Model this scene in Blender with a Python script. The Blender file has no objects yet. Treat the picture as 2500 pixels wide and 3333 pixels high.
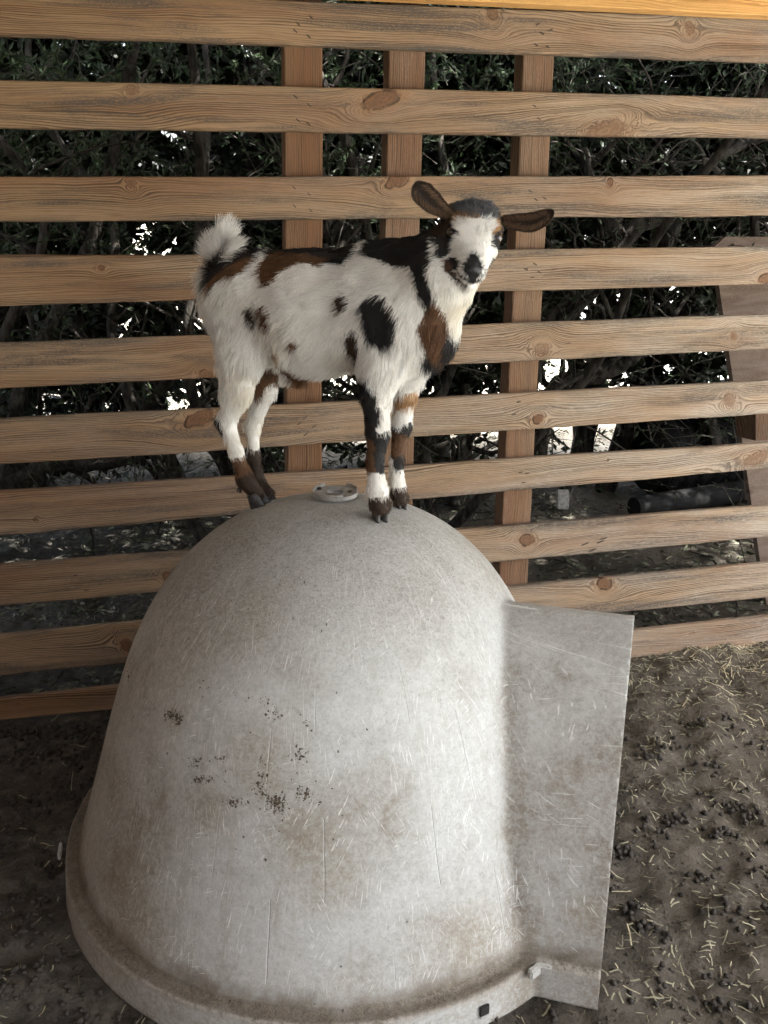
import bpy, bmesh, math, random
import numpy as np
from mathutils import Vector, Matrix, kdtree

random.seed(7)
rng = np.random.default_rng(7)
scene = bpy.context.scene

# ------------------------------------------------------------------ camera
H = 1.6                      # camera height
PITCH = 0.321                # looking down
FPX = 3000.0                 # focal length in pixels of the 2500 x 3333 photograph
cam_data = bpy.data.cameras.new("camera")
cam = bpy.data.objects.new("camera", cam_data)
scene.collection.objects.link(cam)
cam.location = (0, 0, H)
cam.rotation_euler = (math.pi / 2 - PITCH, 0, 0)
cam_data.sensor_fit = 'VERTICAL'
cam_data.sensor_height = 24.0
cam_data.lens = 24.0 * FPX / 3333.0
cam_data.clip_start = 0.05
cam_data.clip_end = 500
scene.camera = cam

# ------------------------------------------------------------------ light
SUN_EL, SUN_AZ = math.radians(60), math.radians(112)   # azimuth clockwise from +Y: to the right of the camera, slightly behind it
world = bpy.data.worlds.new("World")
scene.world = world
world.use_nodes = True
wn = world.node_tree
wn.nodes.clear()
wo = wn.nodes.new('ShaderNodeOutputWorld')
bg = wn.nodes.new('ShaderNodeBackground')
sky = wn.nodes.new('ShaderNodeTexSky')
sky.sky_type = 'NISHITA'
sky.sun_disc = False
sky.sun_elevation = SUN_EL
sky.sun_rotation = SUN_AZ
sky.dust_density = 6.0
sky.air_density = 1.0
sky.ozone_density = 1.0
hs = wn.nodes.new('ShaderNodeHueSaturation')
hs.inputs['Saturation'].default_value = 0.6
wn.links.new(sky.outputs[0], hs.inputs['Color'])
wn.links.new(hs.outputs[0], bg.inputs[0])
bg.inputs[1].default_value = 0.12
wn.links.new(bg.outputs[0], wo.inputs[0])
sd = bpy.data.lights.new("sun", 'SUN')
sd.energy = 5.0
sd.angle = math.radians(0.6)
sd.color = (1.0, 0.985, 0.95)
sun = bpy.data.objects.new("sun", sd)
scene.collection.objects.link(sun)
sv = Vector((math.sin(SUN_AZ) * math.cos(SUN_EL), math.cos(SUN_AZ) * math.cos(SUN_EL), math.sin(SUN_EL)))
sun.rotation_euler = sv.to_track_quat('Z', 'Y').to_euler()
sun.location = sv * 20
scene.view_settings.view_transform = 'Standard'
scene.view_settings.look = 'None'
scene.view_settings.gamma = 1.0
scene.view_settings.exposure = 3.18
scene.view_settings.use_curve_mapping = False
scene.cycles.max_bounces = 6
scene.cycles.diffuse_bounces = 4
scene.cycles.use_denoising = True

# ------------------------------------------------------------------ layout helpers
CP, SP = math.cos(PITCH), math.sin(PITCH)


def ray(px, py):
    u = (px - 1250) / FPX
    v = (py - 1666) / FPX
    return np.array([u, CP - v * SP, -SP - v * CP])


def on_plane(px, py, O, n):
    d = ray(px, py)
    C = np.array([0, 0, H])
    return C + d * (np.dot(np.asarray(O) - C, n) / np.dot(d, n))


def at_y(px, py, Y):
    return on_plane(px, py, (0, Y, 0), np.array([0, 1.0, 0]))


def on_ground(px, py):
    return on_plane(px, py, (0, 0, 0), np.array([0, 0, 1.0]))


def link(o, parent=None):
    scene.collection.objects.link(o)
    if parent is not None:
        o.parent = parent
    return o


def tag(o, label=None, cat=None, group=None, kind=None):
    if label: o['label'] = label
    if cat: o['category'] = cat
    if group: o['group'] = group
    if kind: o['kind'] = kind
    return o


def empty(name, loc=(0, 0, 0), **k):
    o = bpy.data.objects.new(name, None)
    o.empty_display_size = 0.05
    o.location = loc
    link(o)
    return tag(o, **k)


def mesh_np(name, V, F, mat=None, parent=None, smooth=False, loc=None):
    """V (n,3), F (m,3|4) arrays or list of index tuples"""
    me = bpy.data.meshes.new(name)
    V = np.asarray(V, dtype=np.float32)
    if isinstance(F, np.ndarray):
        m, k = F.shape
        me.vertices.add(len(V)); me.vertices.foreach_set('co', V.ravel())
        me.loops.add(m * k); me.loops.foreach_set('vertex_index', F.astype(np.int32).ravel())
        me.polygons.add(m)
        me.polygons.foreach_set('loop_start', np.arange(0, m * k, k, dtype=np.int32))
        me.update(calc_edges=True)
    else:
        me.from_pydata([tuple(map(float, v)) for v in V], [], [tuple(map(int, f)) for f in F])
    if smooth:
        me.polygons.foreach_set('use_smooth', np.ones(len(me.polygons), dtype=bool))
    if mat: me.materials.append(mat)
    o = bpy.data.objects.new(name, me)
    link(o, parent)
    if loc is not None: o.location = loc
    return o


def bm_obj(name, bm, mat=None, parent=None, smooth=False):
    me = bpy.data.meshes.new(name)
    bm.normal_update()
    bm.to_mesh(me); bm.free()
    if smooth:
        me.polygons.foreach_set('use_smooth', np.ones(len(me.polygons), dtype=bool))
    if mat: me.materials.append(mat)
    o = bpy.data.objects.new(name, me)
    return link(o, parent)


def tube(pts, rad, k=8, cap=True, rough=0.0, flute=0.0, seed=0):
    """tapered tube round a polyline -> (V, F) ; rough = lumpiness"""
    pts = np.asarray(pts, float); n = len(pts)
    rad = np.broadcast_to(np.asarray(rad, float), (n,))
    r2 = np.random.default_rng(seed)
    T = np.gradient(pts, axis=0)
    T /= np.linalg.norm(T, axis=1)[:, None] + 1e-9
    a = np.array([0, 0, 1.0]) if abs(T[0][2]) < 0.9 else np.array([1.0, 0, 0])
    N = np.cross(T[0], a); N /= np.linalg.norm(N)
    V = []
    ph = np.linspace(0, 2 * np.pi, k, endpoint=False)
    fl = 1 + flute * np.sin(ph * 3 + r2.uniform(0, 6)) + flute * .7 * np.sin(ph * 5 + r2.uniform(0, 6))
    for i in range(n):
        N = N - T[i] * np.dot(N, T[i]); N /= np.linalg.norm(N) + 1e-9
        B = np.cross(T[i], N)
        rr = rad[i] * np.roll(fl, 0) * (1 + rough * r2.normal(size=k))
        V.append(pts[i] + rr[:, None] * (np.cos(ph)[:, None] * N + np.sin(ph)[:, None] * B))
    V = np.concatenate(V)
    F = []
    for i in range(n - 1):
        for j in range(k):
            F.append((i * k + j, i * k + (j + 1) % k, (i + 1) * k + (j + 1) % k, (i + 1) * k + j))
    if cap:
        V = np.concatenate([V, pts[:1], pts[-1:]])
        c0, c1 = n * k, n * k + 1
        for j in range(k):
            F.append((c0, (j + 1) % k, j)); F.append((c1, (n - 1) * k + j, (n - 1) * k + (j + 1) % k))
    return V, F


class Acc:
    def __init__(s): s.V = []; s.F = []; s.n = 0
    def add(s, V, F):
        s.V.append(np.asarray(V, float)); s.F += [tuple(i + s.n for i in f) for f in F]; s.n += len(V)
    def build(s, name, mat, parent=None, smooth=False):
        return mesh_np(name, np.concatenate(s.V), s.F, mat, parent, smooth)


def catmull(P, n):
    P = np.asarray(P, float)
    t = np.linspace(0, len(P) - 1, n)
    Q = np.vstack([2 * P[0] - P[1], P, 2 * P[-1] - P[-2]])
    out = []
    for x in t:
        i = min(int(x), len(P) - 2); f = x - i
        a, b, c, d = Q[i], Q[i + 1], Q[i + 2], Q[i + 3]
        out.append(.5 * ((2 * b) + (c - a) * f + (2 * a - 5 * b + 4 * c - d) * f * f + (3 * b - a - 3 * c + d) * f ** 3))
    return np.array(out)


# value noise in numpy -------------------------------------------------
_perm = rng.permutation(4096)
_val = rng.uniform(-1, 1, 4096)


def vnoise(P, scale=1.0, seed=0):
    P = np.asarray(P, float) * scale + seed * 17.31
    I = np.floor(P).astype(np.int64); Fr = P - I
    Fr = Fr * Fr * (3 - 2 * Fr)
    D = P.shape[-1]
    out = 0
    for c in range(2 ** D):
        w = 1.0; h = np.zeros(P.shape[:-1], dtype=np.int64)
        for k in range(D):
            b = (c >> k) & 1
            w = w * (Fr[..., k] if b else 1 - Fr[..., k])
            h = _perm[(h + I[..., k] + b) & 4095]
        out = out + w * _val[h]
    return out


def fbm(P, scale=1.0, oct=4, seed=0, gain=.5):
    s = 0; a = 1
    for o in range(oct):
        s = s + a * vnoise(P, scale * 2 ** o, seed + o); a *= gain
    return s


# surface nets ----------------------------------------------------------
def surface_nets(F, org, cell):
    nx, ny, nz = F.shape
    S = F < 0
    cs = np.zeros((nx - 1, ny - 1, nz - 1), np.int8)
    for i in (0, 1):
        for j in (0, 1):
            for k in (0, 1):
                cs += S[i:nx - 1 + i, j:ny - 1 + j, k:nz - 1 + k]
    act = (cs > 0) & (cs < 8)
    idx = np.argwhere(act)
    num = -np.ones(act.shape, np.int64); num[act] = np.arange(len(idx))
    acc = np.zeros((len(idx), 3)); cnt = np.zeros(len(idx))
    corners = [(i, j, k) for i in (0, 1) for j in (0, 1) for k in (0, 1)]
    for a in corners:
        for ax in range(3):
            if a[ax]: continue
            b = list(a); b[ax] = 1
            fa = F[idx[:, 0] + a[0], idx[:, 1] + a[1], idx[:, 2] + a[2]]
            fb = F[idx[:, 0] + b[0], idx[:, 1] + b[1], idx[:, 2] + b[2]]
            m = (fa < 0) != (fb < 0)
            t = fa[m] / (fa[m] - fb[m])
            p = np.tile(np.array(a, float), (m.sum(), 1)); p[:, ax] += t
            acc[m] += p; cnt[m] += 1
    V = (idx + acc / cnt[:, None]) * cell + np.asarray(org)
    quads = []
    for ax in range(3):
        a1, a2 = (ax + 1) % 3, (ax + 2) % 3
        sl0 = [slice(None)] * 3; sl1 = [slice(None)] * 3
        sl0[ax] = slice(0, F.shape[ax] - 1); sl1[ax] = slice(1, F.shape[ax])
        A = S[tuple(sl0)]; B = S[tuple(sl1)]
        for flip, m in ((False, A & ~B), (True, ~A & B)):
            e = np.argwhere(m)
            ok = (e[:, a1] > 0) & (e[:, a2] > 0) & (e[:, a1] < F.shape[a1] - 1) & (e[:, a2] < F.shape[a2] - 1)
            e = e[ok]
            q = []
            for (d1, d2) in ((-1, -1), (0, -1), (0, 0), (-1, 0)):
                g = e.copy(); g[:, a1] += d1; g[:, a2] += d2
                q.append(num[g[:, 0], g[:, 1], g[:, 2]])
            q = np.stack(q, 1)
            if flip: q = q[:, ::-1]
            quads.append(q)
    Q = np.concatenate(quads)
    Q = Q[(Q >= 0).all(1)]
    return V, Q


def smin(a, b, k):
    h = np.maximum(k - np.abs(a - b), 0) / k
    return np.minimum(a, b) - h * h * k * .25


# ------------------------------------------------------------------ node expression helper
class E:
    """socket wrapper: arithmetic builds Math nodes"""
    def __init__(s, nt, v): s.nt = nt; s.v = v
    def _m(s, op, *o, clamp=False):
        n = s.nt.nodes.new('ShaderNodeMath'); n.operation = op; n.use_clamp = clamp
        for i, x in enumerate((s,) + o):
            x = x.v if isinstance(x, E) else x
            if isinstance(x, (int, float)): n.inputs[i].default_value = x
            else: s.nt.links.new(x, n.inputs[i])
        return E(s.nt, n.outputs[0])
    def __add__(s, o): return s._m('ADD', o)
    __radd__ = __add__
    def __sub__(s, o): return s._m('SUBTRACT', o)
    def __rsub__(s, o): return E(s.nt, o)._m('SUBTRACT', s)
    def __mul__(s, o): return s._m('MULTIPLY', o)
    __rmul__ = __mul__
    def __truediv__(s, o): return s._m('DIVIDE', o)
    def __rtruediv__(s, o): return E(s.nt, o)._m('DIVIDE', s)
    def __neg__(s): return s._m('MULTIPLY', -1)
    def pow(s, o): return s._m('POWER', o)
    def sqrt(s): return s._m('SQRT')
    def abs(s): return s._m('ABSOLUTE')
    def sin(s): return s._m('SINE')
    def fract(s): return s._m('FRACT')
    def floor(s): return s._m('FLOOR')
    def max(s, o): return s._m('MAXIMUM', o)
    def min(s, o): return s._m('MINIMUM', o)
    def clamp(s): return s._m('ADD', 0.0, clamp=True)
    def atan2(s, o): return s._m('ARCTAN2', o)
    def exp(s): return s._m('EXPONENT')
    def ss(s, a, b):
        n = s.nt.nodes.new('ShaderNodeMapRange'); n.interpolation_type = 'SMOOTHSTEP'
        s.nt.links.new(s.v, n.inputs['Value'])
        lo, hi = (a, b) if a < b else (b, a)
        n.inputs['From Min'].default_value = lo; n.inputs['From Max'].default_value = hi
        n.inputs['To Min'].default_value = 0 if a < b else 1
        n.inputs['To Max'].default_value = 1 if a < b else 0
        return E(s.nt, n.outputs['Result'])


class M:
    """material builder"""
    def __init__(s, name):
        s.mat = bpy.data.materials.new(name); s.mat.use_nodes = True
        s.nt = s.mat.node_tree
        s.b = s.nt.nodes['Principled BSDF']
        s.out = s.nt.nodes['Material Output']
        tc = s.nt.nodes.new('ShaderNodeTexCoord')
        s.obj = tc.outputs['Object']
        g = s.nt.nodes.new('ShaderNodeNewGeometry'); s.pos = g.outputs['Position']
        s.normal = g.outputs['Normal']
    def sep(s, v):
        n = s.nt.nodes.new('ShaderNodeSeparateXYZ'); s.nt.links.new(v, n.inputs[0])
        return [E(s.nt, o) for o in n.outputs]
    def comb(s, x, y, z):
        n = s.nt.nodes.new('ShaderNodeCombineXYZ')
        for i, a in enumerate((x, y, z)):
            if isinstance(a, E): a = a.v
            if isinstance(a, (int, float)): n.inputs[i].default_value = a
            else: s.nt.links.new(a, n.inputs[i])
        return n.outputs[0]
    def attr(s, name, typ='GEOMETRY', out='Fac'):
        n = s.nt.nodes.new('ShaderNodeAttribute'); n.attribute_type = typ; n.attribute_name = name
        return n.outputs[out]
    def noise(s, v, scale=1, detail=3, rough=.5, dist=0, color=False):
        n = s.nt.nodes.new('ShaderNodeTexNoise')
        s.nt.links.new(v, n.inputs['Vector'])
        n.inputs['Scale'].default_value = scale; n.inputs['Detail'].default_value = detail
        n.inputs['Roughness'].default_value = rough; n.inputs['Distortion'].default_value = dist
        return n.outputs['Color'] if color else E(s.nt, n.outputs['Fac'])
    def vor(s, v, scale=1, feature='F1', out='Distance', rand=1):
        n = s.nt.nodes.new('ShaderNodeTexVoronoi'); n.feature = feature
        s.nt.links.new(v, n.inputs['Vector']); n.inputs['Scale'].default_value = scale
        n.inputs['Randomness'].default_value = rand
        return E(s.nt, n.outputs[out])
    def mix(s, f, a, b, mode='MIX'):
        n = s.nt.nodes.new('ShaderNodeMix'); n.data_type = 'RGBA'; n.blend_type = mode
        for i, x in ((0, f), (6, a), (7, b)):
            if isinstance(x, E): x = x.v
            if isinstance(x, (int, float)): n.inputs[i].default_value = x
            elif isinstance(x, tuple): n.inputs[i].default_value = tuple(x) + ((1,) if len(x) == 3 else ())
            else: s.nt.links.new(x, n.inputs[i])
        return n.outputs[2]
    def set(s, color=None, rough=None, bump=None, dist=.001, strength=1.0, spec=None):
        for k, v in (('Base Color', color), ('Roughness', rough), ('Specular IOR Level', spec)):
            if v is None: continue
            if isinstance(v, E): v = v.v
            if isinstance(v, (int, float)): s.b.inputs[k].default_value = v
            elif isinstance(v, tuple): s.b.inputs[k].default_value = tuple(v) + (1,)
            else: s.nt.links.new(v, s.b.inputs[k])
        if bump is not None:
            n = s.nt.nodes.new('ShaderNodeBump'); n.inputs['Distance'].default_value = dist
            n.inputs['Strength'].default_value = strength
            s.nt.links.new(bump.v, n.inputs['Height']); s.nt.links.new(n.outputs[0], s.b.inputs['Normal'])
        return s.mat


# ------------------------------------------------------------------ materials
def wood_material(name, base=(.30, .195, .106), dark=(.055, .032, .018), grey=(.335, .30, .25), greyness=.85,
                  stain=1.25, warm=(.205, .108, .05), spacing=.0058, knots=True, vertical=False, fresh=False):
    m = M(name)
    x, y, z = m.sep(m.obj)
    if vertical: x, z = z, x
    seed = E(m.nt, m.attr('seed', 'OBJECT'))
    P = m.comb(x + seed * 3.7, y + seed * 1.3, z + seed * 7.1)
    n1 = m.noise(m.comb(x * 1.1 + seed * 3.7, y * 3, z * 5 + seed * 7.1), 1, 2, .5)
    n1b = m.noise(m.comb(x * 3.1 + seed * 2.2, y * 3, z * 9 + seed), 1, 2, .5)
    zz = z + (n1 - .5) * .085 + (n1b - .5) * .018 + y * .35
    knotmask = None; kring = None
    if knots:
        for i in (1, 2, 3):
            kx, kz, kr = m.sep(m.attr('knot%d' % i, 'OBJECT', 'Vector'))
            wv = m.noise(m.comb(x * 26 + seed, kx * 9, z * 26 + i), 1, 2) - .5
            asp = m.noise(m.comb(kx * 31, seed, kz * 17), 1, 0).ss(.3, .7)
            dx = (x - kx) * (.45 + asp * .75) + wv * kr * .9; dz = z - kz + wv * kr * .7 + (x - kx) * (asp - .5) * .5
            r2 = dx * dx + dz * dz
            a2 = kr * kr
            zz = zz - dz * (a2 * 4.2) / (r2 + a2 * 1.3)
            r = r2.sqrt()
            wob = (m.noise(P, 60, 2) - .5) * .25
            q = r / kr.max(.0001) + wob
            mk = q.ss(1.05, .8)
            kst = m.noise(m.comb(kx * 57, seed * 3, i * 1.0), 1, 0).ss(.35, .6)
            halo = q.ss(2.0, .9) * (kst * .6 + .4)
            edge = q.ss(.75, .95) * q.ss(1.2, 1.0) * m.noise(P, 35, 2).ss(.35, .6)
            ring = (q * 17).sin() * .5 + .5
            has = kr.ss(.0005, .001)
            mk, halo, edge, ring = mk * has * (kst * .6 + .4), halo * has, edge * has * (kst * .8 + .2), ring * mk * has
            if knotmask is None: knotmask, khalo, kedge, kring = mk, halo, edge, ring
            else: knotmask, khalo, kedge, kring = knotmask.max(mk), khalo.max(halo), kedge.max(edge), kring.max(ring)
    dens = zz / spacing + (m.noise(m.comb(x * .9, seed * 5, zz * 60 + seed * 3), 1, 2) - .5) * 2.6
    dens = dens + (m.noise(m.comb(x * 14 + seed, y * 10, z * 110), 1, 3) - .5) * .5
    f = dens.fract()
    line = f.ss(.25, .86) * f.ss(1.0, .9)
    lstr = m.noise(m.comb(x * 1.5 + seed * 9, y * 2, zz * 38), 1, 2).ss(.3, .68)
    fibre = m.noise(m.comb(x * 22 + seed, y * 90, z * 900), 1, 3, .6)
    fine = m.noise(m.comb(x * 130, y * 300, z * 420), 1, 3, .65)
    big = m.noise(m.comb(x * 2.2 + seed * 4, y * 4, z * 11 + seed * 2), 1, 4, .6)
    big2 = m.noise(m.comb(x * 1.3 + seed * 14, y * 4, z * 16 + seed * 12), 1, 5, .65, .4)
    tone = m.noise(m.comb(x * .7 + seed * 2, y, z * 7 + seed), 1, 2)
    col = m.mix(tone.ss(.35, .7), base, warm)
    px, py_, pz = m.sep(m.pos)
    g = E(m.nt, m.attr('grey', 'OBJECT'))
    gm = (big.ss(.3, .72) * .75 + .25) * (g - .1 + px * .27).clamp()
    col = m.mix(gm * greyness, col, grey)
    col = m.mix(line * (lstr * .72 + .22), col, dark)
    nz2 = m.noise(m.comb(x * 5 + seed * 3, y, zz * 150), 1, 4, .7)
    col = m.mix(nz2.ss(.5, .7) * .55, col, m.mix(1, col, (.5, .44, .38), 'MULTIPLY'))
    mould = big2.ss(.47, .68) * fine.ss(.25, .62) * stain
    edgez = z.abs().ss(.035, .062)
    mould = (mould + edgez * big.ss(.42, .7) * .45 * stain).clamp()
    col = m.mix(mould * (.9 if not fresh else .2), col, (.075, .062, .05))
    col = m.mix((fibre.ss(.2, .8)) * .32, col, m.mix(1, col, (1.75, 1.72, 1.66), 'MULTIPLY'))
    col = m.mix(fine.ss(.58, .8) * .45, col, m.mix(1, col, (.52, .5, .47), 'MULTIPLY'))
    bleach = m.noise(m.comb(x * 40, y * 80, z * 260), 1, 3, .7).ss(.5, .72) * gm
    col = m.mix(bleach * .5, col, (.48, .45, .37))
    if knots:
        col = m.mix(khalo * .45, col, (.26, .14, .068))
        col = m.mix(knotmask * .85, col, (.17, .085, .042))
        col = m.mix(kring * .35, col, (.1, .052, .028))
        col = m.mix(kedge * .8, col, (.05, .03, .02))
        crack = m.noise(m.comb(x * 120, 0, z * 90), 1, 2, .5, 1.5)
        ck = (crack - .5).abs().ss(.035, .0) * knotmask
        col = m.mix(ck * .8, col, (.02, .015, .01))
    bump = line * lstr * -.6 + fibre * .55 + fine * .5
    if knots: bump = bump - kedge * 1.6 + knotmask * .4
    return m.set(col, .78, bump, .0016, 1.0, .25)


wood = wood_material('weathered_pine')
wood_v = wood_material('weathered_pine_post', vertical=True, base=(.175, .098, .05), warm=(.15, .07, .032),
                       greyness=.38, stain=.35, spacing=.0062, knots=False)
wood_fresh = wood_material('orange_pine', base=(.5, .28, .095), dark=(.33, .15, .04), warm=(.53, .28, .085), greyness=.0,
                           stain=.1, knots=False, fresh=True, spacing=.009)
roof_sheet = wood_material('grey_roof_board', base=(.27, .26, .24), warm=(.23, .22, .2), knots=False, greyness=.5, stain=.3)
ply_m = M('plywood')
x, y, z = ply_m.sep(ply_m.obj)
pn = ply_m.noise(ply_m.comb(x * 3, y, z * 16), 1, 4, .6, 1.2)
pf = ply_m.noise(ply_m.comb(x * 90, y, z * 300), 1, 3, .6)
pk = ply_m.vor(ply_m.comb(x * 4, y, z * 9), 1).ss(.14, .02)
c = ply_m.mix(pn.ss(.3, .7), (.16, .11, .08), (.26, .2, .16))
c = ply_m.mix(pf.ss(.5, .75) * .6, c, (.36, .31, .27))
c = ply_m.mix(pk * .7, c, (.07, .04, .025))
ply = ply_m.set(c, .85, pf, .0015, .8, .2)

steel_m = M('rusty_staple')
staple_mat = steel_m.set(steel_m.mix(steel_m.noise(steel_m.pos, 90), (.02, .014, .011), (.06, .035, .022)), .6)

# kennel plastic -------------------------------------------------------
km = M('dirty_white_plastic')
x, y, z = km.sep(km.obj)
th = y.atan2(x)
rr = (x * x + y * y).sqrt()
arc = th * .62
sc = km.comb(arc, z, 0)
dirtbig = km.noise(km.obj, 3.4, 5, .62, .3)
dirtmed = km.noise(km.obj, 11, 5, .65, .4)
grit = km.noise(km.obj, 230, 3, .6, .9)
grit2 = km.noise(km.obj, 95, 4, .7, .6)
worm = (km.noise(km.obj, 150, 2, .5, 2.2) - .5).abs().ss(.07, .015)
mott = km.noise(km.obj, 70, 5, .75, .3)
base = km.mix(mott.ss(.25, .75), (.46, .472, .455), (.59, .607, .592))
al_ = x * .958 - y * .286
pe = al_ + z * .16 - .547
panelm = pe.ss(-.004, .012)
creasem = pe.ss(-.02, .006) * pe.ss(.075, .012) * z.ss(.72, .62)
edgem = al_.ss(.64, .705) * z.ss(.62, .5)
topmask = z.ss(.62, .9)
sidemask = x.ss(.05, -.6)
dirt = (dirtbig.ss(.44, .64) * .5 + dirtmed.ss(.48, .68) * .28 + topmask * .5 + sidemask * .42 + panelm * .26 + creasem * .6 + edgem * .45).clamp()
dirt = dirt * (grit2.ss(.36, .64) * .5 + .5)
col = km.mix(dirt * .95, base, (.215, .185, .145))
col = km.mix(dirtbig.ss(.55, .7) * dirtmed.ss(.42, .58) * .6, col, (.2, .155, .095))
smear = None
for (cx_, cy_, cz_, r_) in ((-.122, -.492, .547, .10), (-.32, -.376, .578, .035), (-.029, -.557, .40, .10), (-.166, -.32, .789, .13), (-.31, -.298, .70, .13),
                            (.02, -.576, .342, .09), (.314, -.56, .16, .11), (-.402, -.487, .16, .12), (-.23, -.5, .44, .07), (.54, -.52, .20, .05)):
    vs = km.nt.nodes.new('ShaderNodeVectorMath'); vs.operation = 'DISTANCE'
    km.nt.links.new(km.obj, vs.inputs[0]); vs.inputs[1].default_value = (cx_, cy_, cz_)
    b_ = (E(km.nt, vs.outputs['Value']) + (dirtmed - .5) * .12 + (dirtbig - .5) * .1).ss(r_ * 1.25, r_ * .2)
    smear = b_ if smear is None else smear.max(b_)
col = km.mix(smear * (grit2.ss(.35, .65) * .5 + .3) * .8, col, (.24, .195, .125))
streakv = km.noise(km.comb(arc * 26, z * 2.2, 0), 1, 4, .6)
col = km.mix(streakv.ss(.54, .72) * .4 * z.ss(.85, .3), col, (.3, .26, .2))
# ledge round the bottom, fine silt
led = (z + (km.noise(km.obj, 14, 3) - .5) * .07).ss(.135, .088) * z.ss(.066, .082)
col = km.mix(led * (dirtmed.ss(.3, .6) * .5 + .5) * .95, col, (.105, .08, .052))
ledf = z.ss(.098, .088) * z.ss(.070, .078) * rr.ss(.694, .680)
col = km.mix(ledf * (dirtmed.ss(.25, .6) * .4 + .6) * .92, col, (.075, .057, .037))
col = km.mix(rr.ss(.684, .692) * z.ss(.068, .078) * z.ss(.092, .084) * .5 * grit2.ss(.4, .6), col, (.62, .62, .58))  # highlight along the outer rim edge, painted into the colour
low = (z + (dirtmed - .5) * .12).ss(.2, .05)
col = km.mix(low * grit2.ss(.35, .65) * .4, col, (.27, .225, .165))
# worn, cracked skin of the crown
col = km.mix(worm * (topmask * .75 + .18), col, (.56, .555, .53))
col = km.mix(grit.ss(.5, .7) * (.28 + topmask * .4), col, (.19, .18, .15))
col = km.mix(grit2.ss(.54, .68) * .22, col, (.25, .235, .19))
# scratches: short thin light strokes in several directions
scr = None
for k, (ang, sx, sy, thr) in enumerate(((80, 20, 300, .63), (98, 24, 360, .64), (58, 30, 300, .65), (122, 24, 330, .655), (20, 28, 320, .67))):
    a = math.radians(ang)
    u = arc * math.cos(a) + z * math.sin(a)
    v = arc * -math.sin(a) + z * math.cos(a)
    n = km.noise(km.comb(u * sx + k * 7, v * sy, k * 3.3), 1, 1.5, .5)
    patch = km.noise(km.comb(arc * 6 + k * 11, z * 6, k), 1, 3).ss(.47, .66)
    t_ = n.ss(thr, thr + .05) * patch
    scr = t_ if scr is None else scr.max(t_)
scr = scr * z.ss(.10, .13)
col = km.mix(scr * .8, col, (.80, .82, .79))
# dark pin pricks
pp = km.vor(sc, 23).ss(.075, .05) * km.noise(sc, 9, 1).ss(.48, .56)
col = km.mix(pp * .8, col, (.05, .045, .035))
# moulded block seams
row = ((z + .03) / .16).floor()
wobs = (km.noise(sc, 6) - .5) * .01
lx = ((arc + .07 + wobs + row * .137) / .25).fract() - .5
seam = lx.abs().ss(.0075, .002) * z.ss(.12, .14) * z.ss(.74, .7) * (km.noise(km.comb(row * 3.3, arc * 3, z * 4), 1, 1).ss(.36, .56)) * rr.ss(.75, .68) * pe.ss(0, -.02)
col = km.mix(seam * .4, col, (.75, .76, .73))
hb = grit * .3 + worm * (topmask * .8 + .1) + grit2 * .3 - scr * .3 - seam * 2.2 + mott * .4
plastic = km.set(col, .62, hb, .0011, .8, .3)

cap_m = M('cap_plastic')
cn = cap_m.noise(cap_m.pos, 60, 4)
cap_mat = cap_m.set(cap_m.mix(cn.ss(.35, .7), (.34, .335, .315), (.2, .185, .16)), .6, cn, .0006, .6)
dark_m = M('slot_shade')
dark_mat = dark_m.set((.02, .018, .016), .9)

# ground ---------------------------------------------------------------
gm = M('trodden_soil')
x, y, z = gm.sep(gm.pos)
n1 = gm.noise(gm.pos, 2.2, 5, .6)
n2 = gm.noise(gm.pos, 28, 6, .7)
n3 = gm.noise(gm.pos, 160, 5, .75)
cr = gm.vor(gm.pos, 75).ss(.05, .5)
c = gm.mix(n1.ss(.3, .7), (.04, .036, .031), (.078, .070, .059))
c = gm.mix(x.ss(-.4, 1.2), c, gm.mix(1, c, (1.4, 1.35, 1.27), 'MULTIPLY'))  # stronger light on the right put into the soil colour
c = gm.mix(n2.ss(.35, .75) * .85, c, (.145, .13, .108))
c = gm.mix(n3.ss(.55, .75) * .55, c, (.2, .182, .145))
c = gm.mix(n3.ss(.45, .25) * .75, c, (.018, .015, .012))
pale = gm.noise(gm.pos, .8, 3)
c = gm.mix((y + pale * 1.6).ss(6.6, 7.4), c, (.5, .46, .37))
c = gm.mix(gm.noise(gm.pos, 24, 4, .7).ss(.5, .62) * (y + pale * 1.6).ss(6.6, 7.4) * .6, c, (.2, .18, .12))
bounce_yard = (x.ss(2.0, 2.8)).max(y.ss(-1.9, -2.6))  # unseen ground outside the pen, made pale to bounce light in
c = gm.mix(bounce_yard, c, gm.mix(n1.ss(.3, .7), (.36, .365, .345), (.46, .465, .44)))
soil = gm.set(c, .95, n2 * 1.0 + n3 * .6 + cr * .25, .008, .9, .1)

def simple(name, c1, c2, scale=20, rough=.8, bump=0, spec=.3, stretch=None, vec='pos'):
    m = M(name)
    v = m.pos if vec == 'pos' else m.obj
    if stretch:
        a = m.sep(v); v = m.comb(a[0] * stretch[0], a[1] * stretch[1], a[2] * stretch[2])
    n = m.noise(v, scale, 4, .65)
    return m.set(m.mix(n.ss(.3, .7), c1, c2), rough, n if bump else None, bump or .001, 1, spec)


pellet_mat = simple('dried_dropping', (.022, .019, .016), (.062, .054, .045), 130, .7, .0006)
straw_mat = simple('dry_straw', (.3, .255, .15), (.55, .5, .34), 25, .7)
straw_grey = simple('old_straw', (.11, .105, .066), (.40, .375, .26), 14, .8)
litter_mat = simple('dead_leaves', (.035, .042, .022), (.26, .26, .19), 9, .85, spec=.1)
bark_mat = simple('grey_bark', (.012, .0105, .009), (.07, .062, .052), 34, .9, .012, .1, stretch=(1, 1, .35))
twig_mat = simple('twig_bark', (.014, .0125, .010), (.075, .065, .052), 8, .8)


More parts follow.
